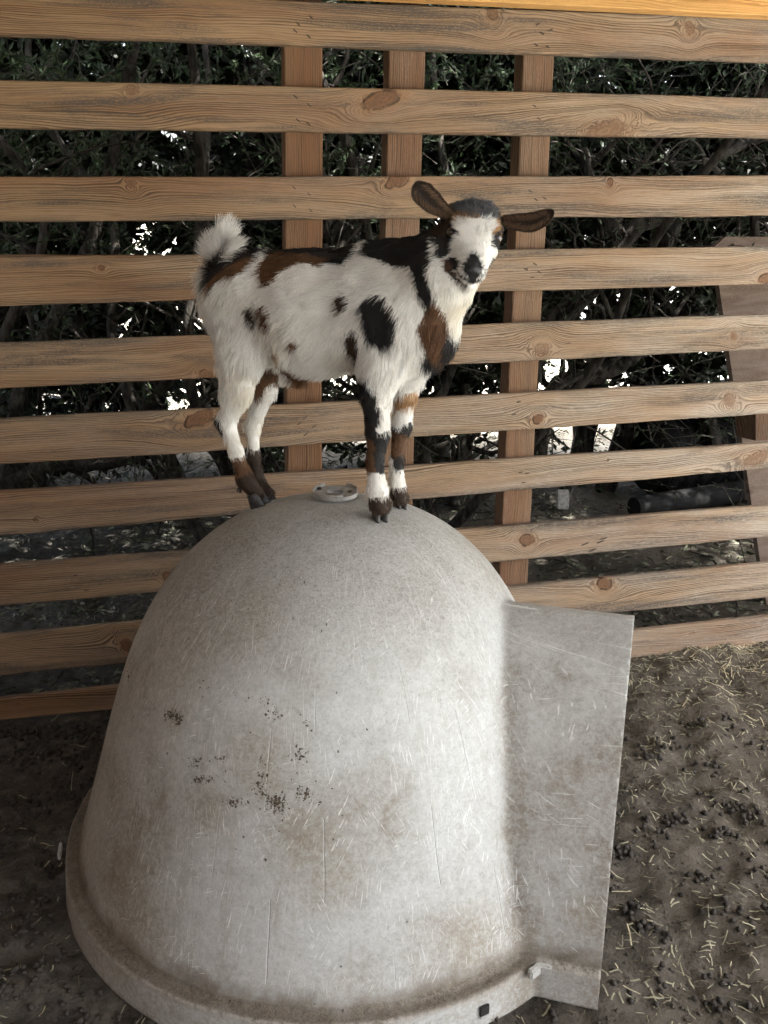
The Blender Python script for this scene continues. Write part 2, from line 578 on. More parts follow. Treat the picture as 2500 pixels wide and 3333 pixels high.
def leaf_mat(name, a, b, c_):
    m = M(name)
    n = m.noise(m.pos, 5, 3); n2 = m.noise(m.pos, 45, 2)
    col = m.mix(n.ss(.35, .65), a, b)
    col = m.mix(n2.ss(.5, .7) * .8, col, c_)
    mt = m.set(col, .5, None, spec=.4)
    tr = m.nt.nodes.new('ShaderNodeBsdfTranslucent'); m.nt.links.new(col, tr.inputs[0])
    mx = m.nt.nodes.new('ShaderNodeMixShader'); mx.inputs[0].default_value = .22
    m.nt.links.new(m.b.outputs[0], mx.inputs[1]); m.nt.links.new(tr.outputs[0], mx.inputs[2])
    m.nt.links.new(mx.outputs[0], m.out.inputs[0])
    return mt


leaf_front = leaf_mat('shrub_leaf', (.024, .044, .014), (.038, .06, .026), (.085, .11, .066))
leaf_shaded = leaf_mat('shrub_leaf_shaded', (.007, .012, .004), (.011, .017, .007), (.018, .025, .011))  # darker copy of the leaf, inner shade of the hedge in its colour
black_plastic = simple('black_plastic', (.006, .006, .006), (.016, .016, .016), 12, .75, .001, .15)
wire_mat = simple('galvanised_wire', (.1, .1, .1), (.2, .2, .19), 40, .5)

# ------------------------------------------------------------------ ground
def gh(x, y):
    P = np.stack([np.asarray(x, float), np.asarray(y, float)], -1)
    near = np.clip((9.5 - P[..., 1]) / 2, 0, 1)
    a = fbm(P, 3.0, 2, 3) * .014 + fbm(P, 11, 3, 5) * .014 + fbm(P, 38, 3, 9) * .0042
    pits = np.clip(vnoise(P, 8.5, 21) - .35, 0, 1) * -.035
    return (a + pits) * near - .012


xs = np.concatenate([-np.geomspace(220, 2.3, 26), np.arange(-2.2, 2.7, .0145), np.geomspace(2.75, 220, 26)])
ys = np.concatenate([-np.geomspace(220, .6, 16), np.arange(.45, 3.3, .0145), np.arange(3.3, 7, .05), np.geomspace(7.05, 260, 30)])
GX, GY = np.meshgrid(xs, ys, indexing='ij')
GZ = gh(GX, GY)
nx_, ny_ = GX.shape
ii = np.arange(nx_ * ny_).reshape(nx_, ny_)
F = np.stack([ii[:-1, :-1], ii[1:, :-1], ii[1:, 1:], ii[:-1, 1:]], -1).reshape(-1, 4)
ground = mesh_np('ground', np.stack([GX, GY, GZ], -1).reshape(-1, 3), F, soil, smooth=True)
tag(ground, kind='structure', label='trodden brown bare soil of the goat pen')

# ------------------------------------------------------------------ fence
YAW, LEAN = math.radians(12.2), math.radians(5.5)
FU = np.array([math.cos(YAW), math.sin(YAW), 0])
FW = np.array([-math.sin(YAW) * math.sin(LEAN), math.cos(YAW) * math.sin(LEAN), math.cos(LEAN)])
FN = np.cross(FU, FW)
FO = np.array([0, 1.83 * H, 0])


def fp(px, py, off=0.0):
    P = on_plane(px, py, FO + FN * off, FN)
    return float((P - FO) @ FU), float((P - FO) @ FW)


def fence_matrix(u, w, off, rot=0.0):
    c, s = math.cos(rot), math.sin(rot)
    X = FU * c + FW * s
    Z = -FU * s + FW * c
    Mx = Matrix.Identity(4)
    o = FO + FU * u + FW * w + FN * off
    for i in range(3):
        Mx[i][0] = X[i]; Mx[i][1] = -FN[i]; Mx[i][2] = Z[i]; Mx[i][3] = o[i]
    return Mx


def plank_mesh(L, hh, t, seed, nseg=46, bev=.004, wav=.0022):
    """board along x, height hh (z), thickness t (y from 0 to t), eased edges, slightly wavy edges"""
    r2 = np.random.default_rng(seed)
    a, b = hh / 2, t
    prof_ = [(0, -a + bev), (bev * .4, -a + bev * .4), (bev, -a), (b - bev, -a), (b, -a + bev),
             (b, a - bev), (b - bev, a), (bev, a), (bev * .4, a - bev * .4), (0, a - bev)]
    k = len(prof_)
    xs_ = np.linspace(-L / 2, L / 2, nseg)
    V = []
    for x_ in xs_:
        q = np.array([[x_ * 1.7, seed * 3.1]])
        dz0 = vnoise(q, 1, seed)[0] * wav + vnoise(q, 6, seed + 1)[0] * wav * .5
        dz1 = vnoise(q, 1, seed + 5)[0] * wav + vnoise(q, 7, seed + 6)[0] * wav * .6
        cup = vnoise(q, .8, seed + 8)[0] * wav * 1.3
        for (y_, z_) in prof_:
            V.append((x_, y_ + cup, z_ + (dz0 if z_ > 0 else dz1)))
    F = []
    for i in range(nseg - 1):
        for j in range(k):
            F.append((i * k + j, (i + 1) * k + j, (i + 1) * k + (j + 1) % k, i * k + (j + 1) % k))
    F.append(tuple(range(k))); F.append(tuple((nseg - 1) * k + j for j in range(k))[::-1])
    return np.array(V), F


fence = empty('wooden_fence', FO, label='slatted fence of weathered horizontal boards nailed to posts behind the goat',
              cat='fence')
S_ = 2500 / 1659
tl = [-22, 172, 382, 553, 740, 905, 1062, 1220, 1373, 1511]
bl = [75, 275, 477, 660, 838, 1003, 1158, 1310, 1460, 1556]
tr = [37, 210, 378, 532, 678, 822, 957, 1092, 1215, 1330]
brr = [132, 297, 465, 612, 753, 893, 1010, 1160, 1290, 1395]
KN = {0: [(1600, 38, 24), (2243, 90, 27)],
      1: [(430, 292, 24), (1243, 322, 28), (1972, 424, 34)],
      2: [(426, 600, 21), (1985, 592, 20), (1290, 588, 22)],
      3: [(2492, 905, 24), (330, 870, 20)],
      4: [(1762, 1137, 30), (2388, 1094, 34), (668, 1222, 20)],
      5: [(1750, 1364, 23), (2373, 1303, 36), (648, 1362, 26)],
      6: [(1979, 1497, 8), (2462, 1492, 32), (120, 1690, 12)],
      7: [(1715, 1758, 24), (545, 1876, 22)],
      8: [(1967, 1899, 28), (412, 2100, 34)],
      9: [(60, 2290, 12), (2250, 2060, 9)]}
greyv = [.28, .38, .42, .5, .62, .66, .66, .66, .62, .5]
inv_f = fence.matrix_world.inverted()


def put(o, Mx, parent):
    o.parent = parent
    o.matrix_parent_inverse = Matrix.Identity(4)
    o.matrix_local = Matrix.Translation(parent.location).inverted() @ Mx


for i in range(10):
    uL, wTL = fp(0, tl[i] * S_); _, wBL = fp(0, bl[i] * S_)
    uR, wTR = fp(2500, tr[i] * S_); _, wBR = fp(2500, brr[i] * S_)
    hL, hR = wTL - wBL, wTR - wBR
    cL, cR = (wTL + wBL) / 2, (wTR + wBR) / 2
    rot = math.atan2(cR - cL, uR - uL)
    u0, u1 = -2.1, 2.55
    uc = (u0 + u1) / 2
    wc = cL + (cR - cL) * (uc - uL) / (uR - uL)
    V, Fc = plank_mesh((u1 - u0), (hL + hR) / 2, .03, i + 11, 90)
    # real boards taper a little
    tp = (hR - hL) / (hL + hR) * 2 / (uR - uL)
    V[:, 2] *= 1 + tp * V[:, 0] * .9
    o = mesh_np('plank', V, Fc, wood)
    put(o, fence_matrix(uc, wc, 0, rot), fence)
    o['seed'] = float(i * 1.37 + .4); o['grey'] = greyv[i]
    ks = KN.get(i, [])
    for k in (1, 2, 3):
        if k <= len(ks):
            a, b, r = ks[k - 1]
            ku, kw = fp(a, b)
            lu = (ku - uc) * math.cos(rot) + (kw - wc) * math.sin(rot)
            lw = -(ku - uc) * math.sin(rot) + (kw - wc) * math.cos(rot)
            o['knot%d' % k] = [lu, lw, r * .001 * (.42, .8, .6, .95, .7)[int(a * 7 + b) % 5]]
        else:
            o['knot%d' % k] = [9.0, 0.0, 0.0]

# thin strip nailed behind the fourth board, showing above it on the left
ua, wa = fp(0, 821); ub, wb = fp(900, 824)
V, Fc = plank_mesh(1.9, .12, .02, 77, 30)
o = mesh_np('plank', V, Fc, wood)
put(o, fence_matrix(-1.2, (wa + wb) / 2 - .058, -.032, math.atan2(wb - wa, ub - ua)), fence)
o['seed'] = 5.5; o['grey'] = -.1; o['label'] = 'darker board nailed behind the fourth slat'
for k in (1, 2, 3): o['knot%d' % k] = [9.0, 0.0, 0.0]

posts = [((923, 226), (1048, 226), (937, 1510), (1050, 1510)),
         ((1265, 180), (1383, 180), (1236, 1510), (1345, 1510)),
         ((1702, 181), (1809, 181), (1630, 1876), (1716, 1876))]
for j, (a, b, c, d) in enumerate(posts):
    A = np.array(fp(*a, -.031)); B = np.array(fp(*b, -.031)); C_ = np.array(fp(*c, -.031)); D = np.array(fp(*d, -.031))
    T = (A + B) / 2; Bo = (C_ + D) / 2
    dirv = (T - Bo) / np.linalg.norm(T - Bo)
    wdt = (np.linalg.norm(A - B) + np.linalg.norm(C_ - D)) / 2
    top = T + dirv * (2.32 - T[1]) / dirv[1]
    bot = Bo - dirv * (Bo[1] + .12) / dirv[1]
    cen = (top + bot) / 2; Lp = np.linalg.norm(top - bot)
    V, Fc = plank_mesh(Lp, wdt, .085, 40 + j, 50, .004, .0025)
    # stand the board on end: x -> z
    V = np.stack([-V[:, 2], V[:, 1], V[:, 0]], -1)
    o = mesh_np('post', V, Fc, wood_v)
    rot = math.atan2(-dirv[0], dirv[1])
    put(o, fence_matrix(cen[0], cen[1], -.031, rot), fence)
    o['seed'] = 2.1 + j * 3.3; o['grey'] = (.1, .45, .3)[j]
    for k in (1, 2, 3): o['knot%d' % k] = [9.0, 0.0, 0.0]

# staples and nail holes
st = []
for (x_, y_) in ((1345, 75), (1287, 103), (1275, 133), (1333, 157), (1277, 418), (1335, 453), (1288, 520), (1332, 533), (1270, 810),
               (1335, 838), (1272, 890), (1342, 908)): st.append((x_ / 1.327, y_ / 1.327, -.7))
for (x_, y_) in ((665, 105), (720, 130), (682, 143), (657, 193), (708, 202), (650, 458), (668, 512), (632, 825), (657, 862), (694, 856),
               (652, 1140), (613, 1163), (672, 1175)): st.append((1250 + x_ / 1.327, y_ / 1.327, -.5 if y_ > 140 else .5))
for (x_, y_) in ((672, 577), (712, 535), (770, 597), (715, 650)): st.append((650 + x_ / 2.074, 1100 + y_ / 2.074, .5))
for (x_, y_) in ((275, 298), (310, 345), (510, 708), (208, 1103), (237, 1035), (247, 1423), (283, 1430), (262, 1480), (400, 1710)):
    st.append((1550 + x_ / 1.701, 700 + y_ / 1.701, 0.1))
for q in ((1955, 1763, .3), (1930, 1790, .35), (1965, 1752, .2), (1905, 1770, .3), (245, 1872, .2), (282, 1920, .1), (175, 1470, .1)): st.append(q)
sm_ = None
for k, (px_, py_, an) in enumerate(st):
    u_, w_ = fp(px_, py_, .001)
    if sm_ is None:
        V, Fc = tube([(-.0075, 0, 0), (-.0055, -.0012, 0), (.0055, -.0012, 0), (.0075, 0, 0)], [.0010, .0018, .0018, .0010], 6)
        o = mesh_np('staple', V, Fc, staple_mat); sm_ = o
    else:
        o = link(sm_.copy())
    big_ = 1.9 if 1900 < px_ < 1970 and py_ > 1700 else 1
    put(o, fence_matrix(u_, w_, .0006, an) @ Matrix.Diagonal((big_, 1, 1, 1)), fence)

# ------------------------------------------------------------------ roof of the shelter
Pa = on_plane(1250, 7, FO + FN * .035, FN); Pb = on_plane(2500, 66, FO + FN * .035, FN)
bd = (Pb - Pa) / np.linalg.norm(Pb - Pa)
beam = empty('roof_beam', Pa, label='fresh orange pine beam of the shelter roof above the top fence board', cat='beam')
for k, (hh, tt, dz, dy) in enumerate(((.056, .05, .028, .0), (.12, .045, .1175, -.012))):
    V, Fc = plank_mesh(5.2, hh, tt, 60 + k, 40, .003, .001)
    o = mesh_np('timber', V, Fc, wood_fresh)
    Mx = Matrix.Identity(4)
    Z = np.cross(bd, -FN); Z = Z / np.linalg.norm(Z)
    Yv = np.cross(Z, bd)
    pos = Pa + bd * .2 + Z * dz + FN * (.05 + dy)
    for i in range(3):
        Mx[i][0] = bd[i]; Mx[i][1] = Yv[i]; Mx[i][2] = Z[i]; Mx[i][3] = pos[i]
    put(o, Mx, beam)
    o['seed'] = 8.1 + k * 2; o['grey'] = 0.0
    for q in (1, 2, 3): o['knot%d' % q] = [9.0, 0.0, 0.0]
# roof boards and rafters above the pen (out of the frame, they shade it)
roof = empty('shelter_roof', (0, 1.5, 2.4), label='boarded lean-to roof over the goat pen, above the orange beam', cat='roof')
nb = 24
bmesh_board, Fb = plank_mesh(6.6, .222, .022, 90, 2)
Vb = np.stack([bmesh_board[:, 0], bmesh_board[:, 2], bmesh_board[:, 1]], -1)
first = None
for k in range(nb):
    yy = 3.45 - k * .225
    zz_ = 2.36 + (3.45 - yy) * .07
    if first is None:
        first = mesh_np('roof_board', Vb, [f[::-1] for f in Fb], roof_sheet); o = first
    else:
        o = link(first.copy())
    put(o, Matrix.Translation((.15, yy, zz_)), roof)
    o['seed'] = float(k); o['grey'] = 0.0
for xx in (-2.4, -.9, 1.1, 2.8):
    V, Fc = plank_mesh(5.3, .1, .05, 120, 2)
    V = np.stack([V[:, 1], V[:, 0], V[:, 2]], -1)
    o = mesh_np('rafter', V, [f[::-1] for f in Fc], wood_fresh)
    put(o, Matrix.Translation((xx, .87, 2.475)) @ Matrix.Rotation(-.07, 4, 'X'), roof)
    o['seed'] = 3.0; o['grey'] = 0.0

side = empty('light_block_wall', (-2.35, 1.0, 0), label='added board wall out of the frame, blocking light from the left and behind', cat='wall')  # unseen wall, added so that light comes mainly from the right
Vs, Fs = plank_mesh(5.0, .19, .022, 95, 2)
Vs = np.stack([Vs[:, 1], Vs[:, 0], Vs[:, 2]], -1)
first = None
for k in range(12):
    if first is None: first = mesh_np('wall_board', Vs, [f[::-1] for f in Fs], wood); o = first
    else: o = link(first.copy())
    put(o, Matrix.Translation((-2.35, .45, .1 + k * .195)), side)
    o['seed'] = float(k); o['grey'] = .2
    for q in (1, 2, 3): o['knot%d' % q] = [9.0, 0.0, 0.0]

Vs, Fs = plank_mesh(4.3, .19, .022, 96, 2)  # second unseen run behind the camera, added to cut frontal light
first = None
for k in range(12):
    if first is None: first = mesh_np('wall_board', Vs, Fs, wood); o = first
    else: o = link(first.copy())
    put(o, Matrix.Translation((-.18, -2.06, .1 + k * .195)), side)
    o['seed'] = float(k) + .5; o['grey'] = .2
    for q in (1, 2, 3): o['knot%d' % q] = [9.0, 0.0, 0.0]

# ------------------------------------------------------------------ things behind the fence on the right
def poly_plate(name, pts, off, th_, mat, parent=None):
    """flat plate from photograph outline points, on a plane parallel to the fence, with thickness"""
    P = [on_plane(a, b, FO + FN * off, FN) for a, b in pts]
    n = len(P)
    V = [p for p in P] + [p - FN * th_ for p in P]
    F = [tuple(range(n))[::-1], tuple(range(n, 2 * n))] + [(i, (i + 1) % n, n + (i + 1) % n, n + i) for i in range(n)]
    org = P[0]
    # local frame along fence so the grain runs with it
    Mx = Matrix.Identity(4)
    for i in range(3):
        Mx[i][0] = FU[i]; Mx[i][1] = -FN[i]; Mx[i][2] = FW[i]; Mx[i][3] = org[i]
    Mi = np.array(Mx.inverted())
    V = np.array([Mi[:3, :3] @ v + Mi[:3, 3] for v in V])
    o = mesh_np(name, V, F, mat)
    o.matrix_world = Mx
    o['seed'] = 4.2; o['grey'] = .1
    for q in (1, 2, 3): o['knot%d' % q] = [9.0, 0.0, 0.0]
    return o


panel = poly_plate('plywood_panel', [(2322, 806), (2362, 770), (2800, 770), (2860, 2010), (2502, 2010)], -.30, .03, ply)
tag(panel, 'leaning plywood sheet behind the right end of the fence', 'plywood sheet')
blk = poly_plate('timber_block', [(2460, 1340), (2560, 1336), (2560, 1428), (2460, 1434)], -.17, .13, wood_v)
tag(blk, 'short brown timber end in front of the plywood sheet', 'timber')

# black drum and drain pipe
def local_cyl(name, p0, p1, r, mat, label, cat, ribs=0):
    p0 = np.array(p0); p1 = np.array(p1)
    n = 40
    pts = [p0 + (p1 - p0) * t for t in np.linspace(0, 1, n)]
    rad = [r * (1 + (.05 if ribs and (i // 2) % 2 else 0)) for i in range(n)]
    rad[0] = r * .93; rad[-1] = r * .93
    V, F = tube(np.array(pts) - p0, rad, 26)
    o = mesh_np(name, V, F, mat, smooth=False, loc=p0)
    tag(o, label, cat)
    return o


g0 = on_ground(2060, 1690); g1 = on_ground(2520, 1620)
local_cyl('drain_pipe', g0 + [0, 0, .065], g1 + [0, 0, .075], .062, black_plastic,
          'black plastic pipe lying on the ground behind the fence, left of the plywood', 'pipe')
drum_a = at_y(2105, 1470, 5.15); drum_b = at_y(2540, 1440, 5.4)
drum = local_cyl('plastic_drum', drum_a, drum_b, .235, black_plastic,
                 'large black plastic drum on its side in the shade beyond the pipe', 'drum', 1)
drum.location.z = .24
gst = on_ground(1830, 1650)
bm = bmesh.new(); bmesh.ops.create_cube(bm, size=1)
bmesh.ops.scale(bm, vec=(.075, .02, .11), verts=bm.verts)
bmesh.ops.bevel(bm, geom=bm.edges[:], offset=.006, segments=2, affect='EDGES')
slab = bm_obj('stone_offcut', bm, cap_mat)
slab.location = (gst[0], gst[1], .045); slab.rotation_euler = (-.35, .06, .2)
tag(slab, 'small grey slab standing on the leaf litter right of the thick post', 'slab')

# chain link fence far behind
cf = empty('chain_link_fence', (1.2, 7.0, 0), label='wire chain link fence in the bright gap beyond the shrubs', cat='fence')
A = Acc()
Wd = .066
x0c, x1c, hc = -2.4, 3.4, 1.3
nw = int((x1c - x0c) / Wd)
for sgn in (1, -1):
    for i in range(-int(hc / Wd), nw + int(hc / Wd)):
        xa = x0c + i * Wd
        # straight diagonal wires clipped to the panel
        p = []
        for z_ in (0, hc):
            xx = xa + (z_ if sgn > 0 else (hc - z_))
            p.append((xx, z_))
        (xa0, za0), (xb0, zb0) = p
        if max(xa0, xb0) < x0c or min(xa0, xb0) > x1c: continue
        V, Fc = tube([(xa0 - 1.2, .003 * sgn, za0), (xb0 - 1.2, 0.003 * sgn, zb0)], .0028, 4, cap=False)
        A.add(V, Fc)
w_ = A.build('wire_mesh', wire_mat, cf)
w_['kind'] = 'stuff'
for xx in (-3.4, -1.4, .6, 2.0):
    V, Fc = tube([(xx, .03, -.05), (xx, .03, 1.4)], .02, 8)
    mesh_np('fence_post', V, Fc, wire_mat, cf)

# ------------------------------------------------------------------ shrubs behind the fence
def leaves(base, dirs, L, W, r2, fold=.25):
    """folded diamond leaves: 4 verts, 2 triangles each"""
    n = len(base)
    d = dirs / (np.linalg.norm(dirs, axis=1)[:, None] + 1e-9)
    a = r2.normal(size=(n, 3))
    s = np.cross(d, a); s /= np.linalg.norm(s, axis=1)[:, None] + 1e-9
    nn = np.cross(d, s)
    L = L[:, None]; W = W[:, None]
    p0 = base; p1 = base + d * L * .52 + s * W + nn * W * fold; p2 = base + d * L; p3 = base + d * L * .52 - s * W + nn * W * fold
    V = np.stack([p0, p1, p2, p3], 1).reshape(-1, 3)
    k = np.arange(n) * 4
    F = np.concatenate([np.stack([k, k + 1, k + 2], 1), np.stack([k, k + 2, k + 3], 1)])
    return V, F


def batch_tubes(P, R, k=3):
    """P (n,m,3) polylines, R (n,m) radii -> V,F quads"""
    n, m, _ = P.shape
    T = np.gradient(P, axis=1); T /= np.linalg.norm(T, axis=2)[..., None] + 1e-9
    a = np.array([.31, .57, .76])
    N = np.cross(T, a); N /= np.linalg.norm(N, axis=2)[..., None] + 1e-9
    B = np.cross(T, N)
    ph = np.linspace(0, 2 * np.pi, k, endpoint=False)
    V = P[:, :, None, :] + R[:, :, None, None] * (np.cos(ph)[None, None, :, None] * N[:, :, None, :] + np.sin(ph)[None, None, :, None] * B[:, :, None, :])
    idx = np.arange(n * m * k).reshape(n, m, k)
    a0 = idx[:, :-1]; a1 = idx[:, 1:]
    F = np.stack([a0, np.roll(a0, -1, 2), np.roll(a1, -1, 2), a1], -1).reshape(-1, 4)
    return V.reshape(-1, 3), F


def shrub(label, x0, y0, wid, dep, top, ntw, lpt, leafL, mat_leaf, seed, trunk_pts=None, leafy=lambda P: np.ones(len(P)), zmin=.25,
          cat='shrub', trunk_r=.035, nstem=4):
    r2 = np.random.default_rng(seed)
    root = empty('hedge_shrub', (x0, y0, 0), label=label, cat=cat, group='shrubs of the hedge behind the fence')
    o0 = np.array([x0, y0, 0])
    tr_ = trunk_pts or []
    A = Acc()
    paths = []
    for q in range(nstem):
        bx = np.array([x0 + r2.normal() * .12, y0 + r2.normal() * .15, -.05])
        lean = r2.normal(size=2) * .55
        P = [bx]
        for s_ in range(5):
            P.append(P[-1] + np.array([lean[0] * .3 + r2.normal() * .13, lean[1] * .22 + r2.normal() * .1, top / 5.5 * r2.uniform(.8, 1.1)]))
        paths.append((P, trunk_r * r2.uniform(.6, 1.2)))
    for P in tr_: paths.append(P)
    for q, (P, rad) in enumerate(paths):
        C = catmull(P, 34)
        V, Fc = tube(C, np.linspace(rad, rad * .45, 34), 9, True, .09, .16, seed * 10 + q)
        A.add(V - o0, Fc)
        # side branches
        for b_ in range(7):
            i = r2.integers(6, 30)
            d = r2.normal(size=3) * [1, .6, .5] + [0, 0, .5]; d /= np.linalg.norm(d)
            BP = [C[i]]
            for s_ in range(4):
                d = d + r2.normal(size=3) * .35; d /= np.linalg.norm(d)
                BP.append(BP[-1] + d * r2.uniform(.1, .22))
            V, Fc = tube(catmull(BP, 12), np.linspace(rad * .35, .003, 12), 6, True, .06, 0, q)
            A.add(V - o0, Fc)
    A.build('trunk', bark_mat, root, True)
    # twigs
    n = ntw
    c = np.stack([x0 + r2.uniform(-1, 1, n) * wid, y0 + r2.uniform(-1, 1, n) * dep, zmin + (top - zmin) * r2.beta(1.3, 1.0, n)], 1)
    if leafL < .05:
        c = c[r2.uniform(size=n) > .8 * np.exp(-(((c[:, 0] - .98) / .30) ** 4 + ((c[:, 2] - .55) / .2) ** 4))]; n = len(c)
    if leafL > .05:
        c = c[r2.uniform(size=n) > np.exp(-(((c[:, 0] - 1.25) / .7) ** 2 + ((c[:, 2] - .3) / .35) ** 2))]; n = len(c)
    d = np.stack([r2.normal(size=n) * .8 + vnoise(c, 1.1, seed) * 1.2, r2.normal(size=n) * .5, r2.normal(size=n) * .7 + .25], 1)
    d /= np.linalg.norm(d, axis=1)[:, None]
    m = 6
    P = np.zeros((n, m, 3)); P[:, 0] = c
    ln = r2.uniform(.25, .62, n)
    for k in range(1, m):
        d = d + r2.normal(size=(n, 3)) * .22 + np.array([0, 0, -.05]); d /= np.linalg.norm(d, axis=1)[:, None]
        P[:, k] = P[:, k - 1] + d * (ln / (m - 1))[:, None]
    P[:, :, 2] = np.maximum(P[:, :, 2], .05)
    # keep everything behind the fence
    fy = 3.20 + P[..., 0] * .216 + .05 * P[..., 2]
    P[..., 1] = np.maximum(P[..., 1], fy)
    R = np.linspace(1, .35, m)[None, :] * r2.uniform(.0012, .0042, n)[:, None]
    V, Fc = batch_tubes(P, R)
    t = mesh_np('twigs', V - o0, Fc, twig_mat, root); t['kind'] = 'stuff'
    # leaves
    tt = r2.uniform(.12, 1, (n, lpt)) * (m - 1)
    i0 = np.minimum(tt.astype(int), m - 2); f = (tt - i0)[..., None]
    rows = np.arange(n)[:, None]
    B = P[rows, i0] * (1 - f) + P[rows, i0 + 1] * f
    Dr = P[rows, i0 + 1] - P[rows, i0]; Dr /= np.linalg.norm(Dr, axis=2)[..., None] + 1e-9
    B = B.reshape(-1, 3); Dr = Dr.reshape(-1, 3)
    keep = r2.uniform(size=len(B)) < leafy(B)

    B = B[keep]; Dr = Dr[keep]
    Dr = Dr + r2.normal(size=B.shape) * .55
    L = leafL * r2.uniform(.6, 1.25, len(B))
    V, Fc = leaves(B, Dr, L, L * (.15 if leafL < .05 else .22), r2)
    t = mesh_np('foliage', V - o0, Fc, mat_leaf, root); t['kind'] = 'stuff'
    return root


def leaf_front_p(P):
    # leafy towards the top and on the left, bare twiggy wood lower down on the right
    n_ = fbm(P, 1.6, 3, 4)
    v = .16 + (P[:, 2] - 1.55) * 1.1 - (P[:, 0] - .0) * .16 + n_ * .55
    return np.clip(v, .20, .95)


def px_path(pts, Y, rad):
    return ([at_y(a, b, Y) for a, b in pts], rad)


shrub('leafy grey-green shrub at the far left, seen above the second slat', -1.9, 4.15, .75, .5, 2.9, 420, 62, .034, leaf_front, 31,
      leafy=leaf_front_p)
shrub('leafy shrub with a thick twisted stem left of the tail', -.75, 4.1, .75, .5, 2.9, 460, 62, .034, leaf_front, 32, leafy=leaf_front_p,
      trunk_pts=[px_path([(60, 1640), (150, 1540), (330, 1440), (450, 1330), (520, 1260), (560, 1120)], 4.5, .055),
                 px_path([(-60, 1640), (60, 1560), (180, 1500), (330, 1500), (560, 1440), (640, 1400)], 4.1, .06),
                 px_path([(900, 880), (830, 1000), (760, 1100)], 4.3, .03)])
shrub('shrub with a leaning grey trunk between the first and second posts', .25, 4.25, .7, .5, 2.9, 520, 50, .034, leaf_front, 33,
      leafy=leaf_front_p,
      trunk_pts=[px_path([(840, 1640), (900, 1560), (1000, 1380), (1060, 1100), (1120, 760), (1180, 500)], 4.6, .05),
                 px_path([(1050, 840), (1095, 780), (1130, 690), (1200, 600)], 4.0, .03),
                 px_path([(1480, 1640), (1500, 1500), (1520, 1340), (1500, 1100)], 4.9, .05)])
shrub('twiggy shrub with a forked pale trunk right of the third post', 1.25, 4.35, .7, .5, 2.9, 560, 36, .03, leaf_front, 34, nstem=0,
      leafy=leaf_front_p,
      trunk_pts=[px_path([(1690, 1420), (1720, 1200), (1790, 1060), (1900, 960), (1980, 860), (2040, 770), (2110, 715), (2240, 690), (2400, 640)], 4.3, .062),
                 px_path([(2035, 790), (2000, 740), (1960, 700), (1930, 620), (1900, 480)], 4.3, .042),
                 px_path([(1750, 1480), (1790, 1300), (1850, 1240), (1960, 1220), (2060, 1165), (2160, 1090), (2300, 1020)], 4.7, .055),
                 px_path([(2330, 1500), (2290, 1300), (2210, 1150), (2240, 950), (2300, 700)], 5.0, .05)])
shrub('twiggy shrub with bare slanting branches at the far right', 2.35, 4.5, .75, .5, 2.9, 520, 38, .03, leaf_front, 35,
      leafy=leaf_front_p,
      trunk_pts=[px_path([(2160, 820), (2290, 560), (2420, 470), (2560, 400)], 4.5, .03)])
# second row, large dark masses
def leaf_back_p(P):
    n_ = fbm(P, 1.25, 3, 12)
    # a gap low on the right that shows the bright ground, small holes elsewhere
    gap = np.exp(-(((P[:, 0] - 1.3) / .5) ** 2 + ((P[:, 2] - .3) / .3) ** 2) * 1.2)
    low = np.clip((P[:, 2] - .1) / .5, .55, 1)
    return np.clip((1.35 + n_ * .75 + (P[:, 2] - 1.2) * .6) * (1 - gap) * low, 0, 1)


back = [(-3.4, 5.1, 'dark dense shrub of the back row, far left'), (-2.2, 5.3, 'dark dense shrub of the back row behind the leftmost slats'),
        (-1.0, 5.2, 'dark dense shrub of the back row behind the goat tail'), (.15, 5.4, 'dark dense shrub of the back row behind the goat body'),
        (1.3, 5.5, 'dark dense shrub of the back row above the bright gap'), (2.5, 5.4, 'dark dense shrub of the back row behind the plywood sheet'), (4.6, 4.2, 'added shrub beyond the frame, right of the plywood sheet, blocking the sun'),  # the shrub beyond the frame is added to stop sun leaking in
        (3.6, 5.5, 'dark dense shrub of the back row, far right')]
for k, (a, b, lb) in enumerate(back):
    shrub(lb, a, b, .85, .55, 3.9, 1000, 66, .075, leaf_shaded, 60 + k, leafy=leaf_back_p, zmin=.1, trunk_r=.06, nstem=3)

# added tree, invented to block the sun and darken the hedge
tree = empty('sun_block_tree', (-1.2, 6.9, 0), label='added tree whose low crown blocks the sun above the hedge', cat='tree')
V, Fc = tube(catmull([(-1.2, 6.9, -.1), (-1.15, 6.8, 1.5), (-1.3, 6.6, 3.0), (-1.0, 6.2, 4.6)], 30), np.linspace(.17, .08, 30), 12, True, .04, .1, 5)
A = Acc(); A.add(V - np.array([-1.2, 6.9, 0]), Fc)
r2 = np.random.default_rng(99)
for k in range(16):
    a = r2.uniform(0, 2 * np.pi); L_ = r2.uniform(2.0, 5.0)
    p0 = np.array([-1.2, 6.6, r2.uniform(2.6, 3.6)])
    p3 = p0 + np.array([math.cos(a) * L_ * 1.3, math.sin(a) * L_ * .8 - .8, r2.uniform(-.1, .8)])
    V, Fc = tube(catmull([p0, p0 * .6 + p3 * .4 + [0, 0, .35], p3], 14), np.linspace(.06, .01, 14), 7, True, .06, 0, k)
    A.add(V - np.array([-1.2, 6.9, 0]), Fc)
A.build('trunk', bark_mat, tree, True)
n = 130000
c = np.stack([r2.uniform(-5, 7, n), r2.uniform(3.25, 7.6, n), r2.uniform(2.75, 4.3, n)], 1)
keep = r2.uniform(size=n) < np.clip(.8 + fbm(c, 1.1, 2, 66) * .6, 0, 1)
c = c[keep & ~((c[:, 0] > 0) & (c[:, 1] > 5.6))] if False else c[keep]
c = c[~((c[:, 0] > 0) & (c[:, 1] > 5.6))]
L = .11 * r2.uniform(.6, 1.2, len(c))
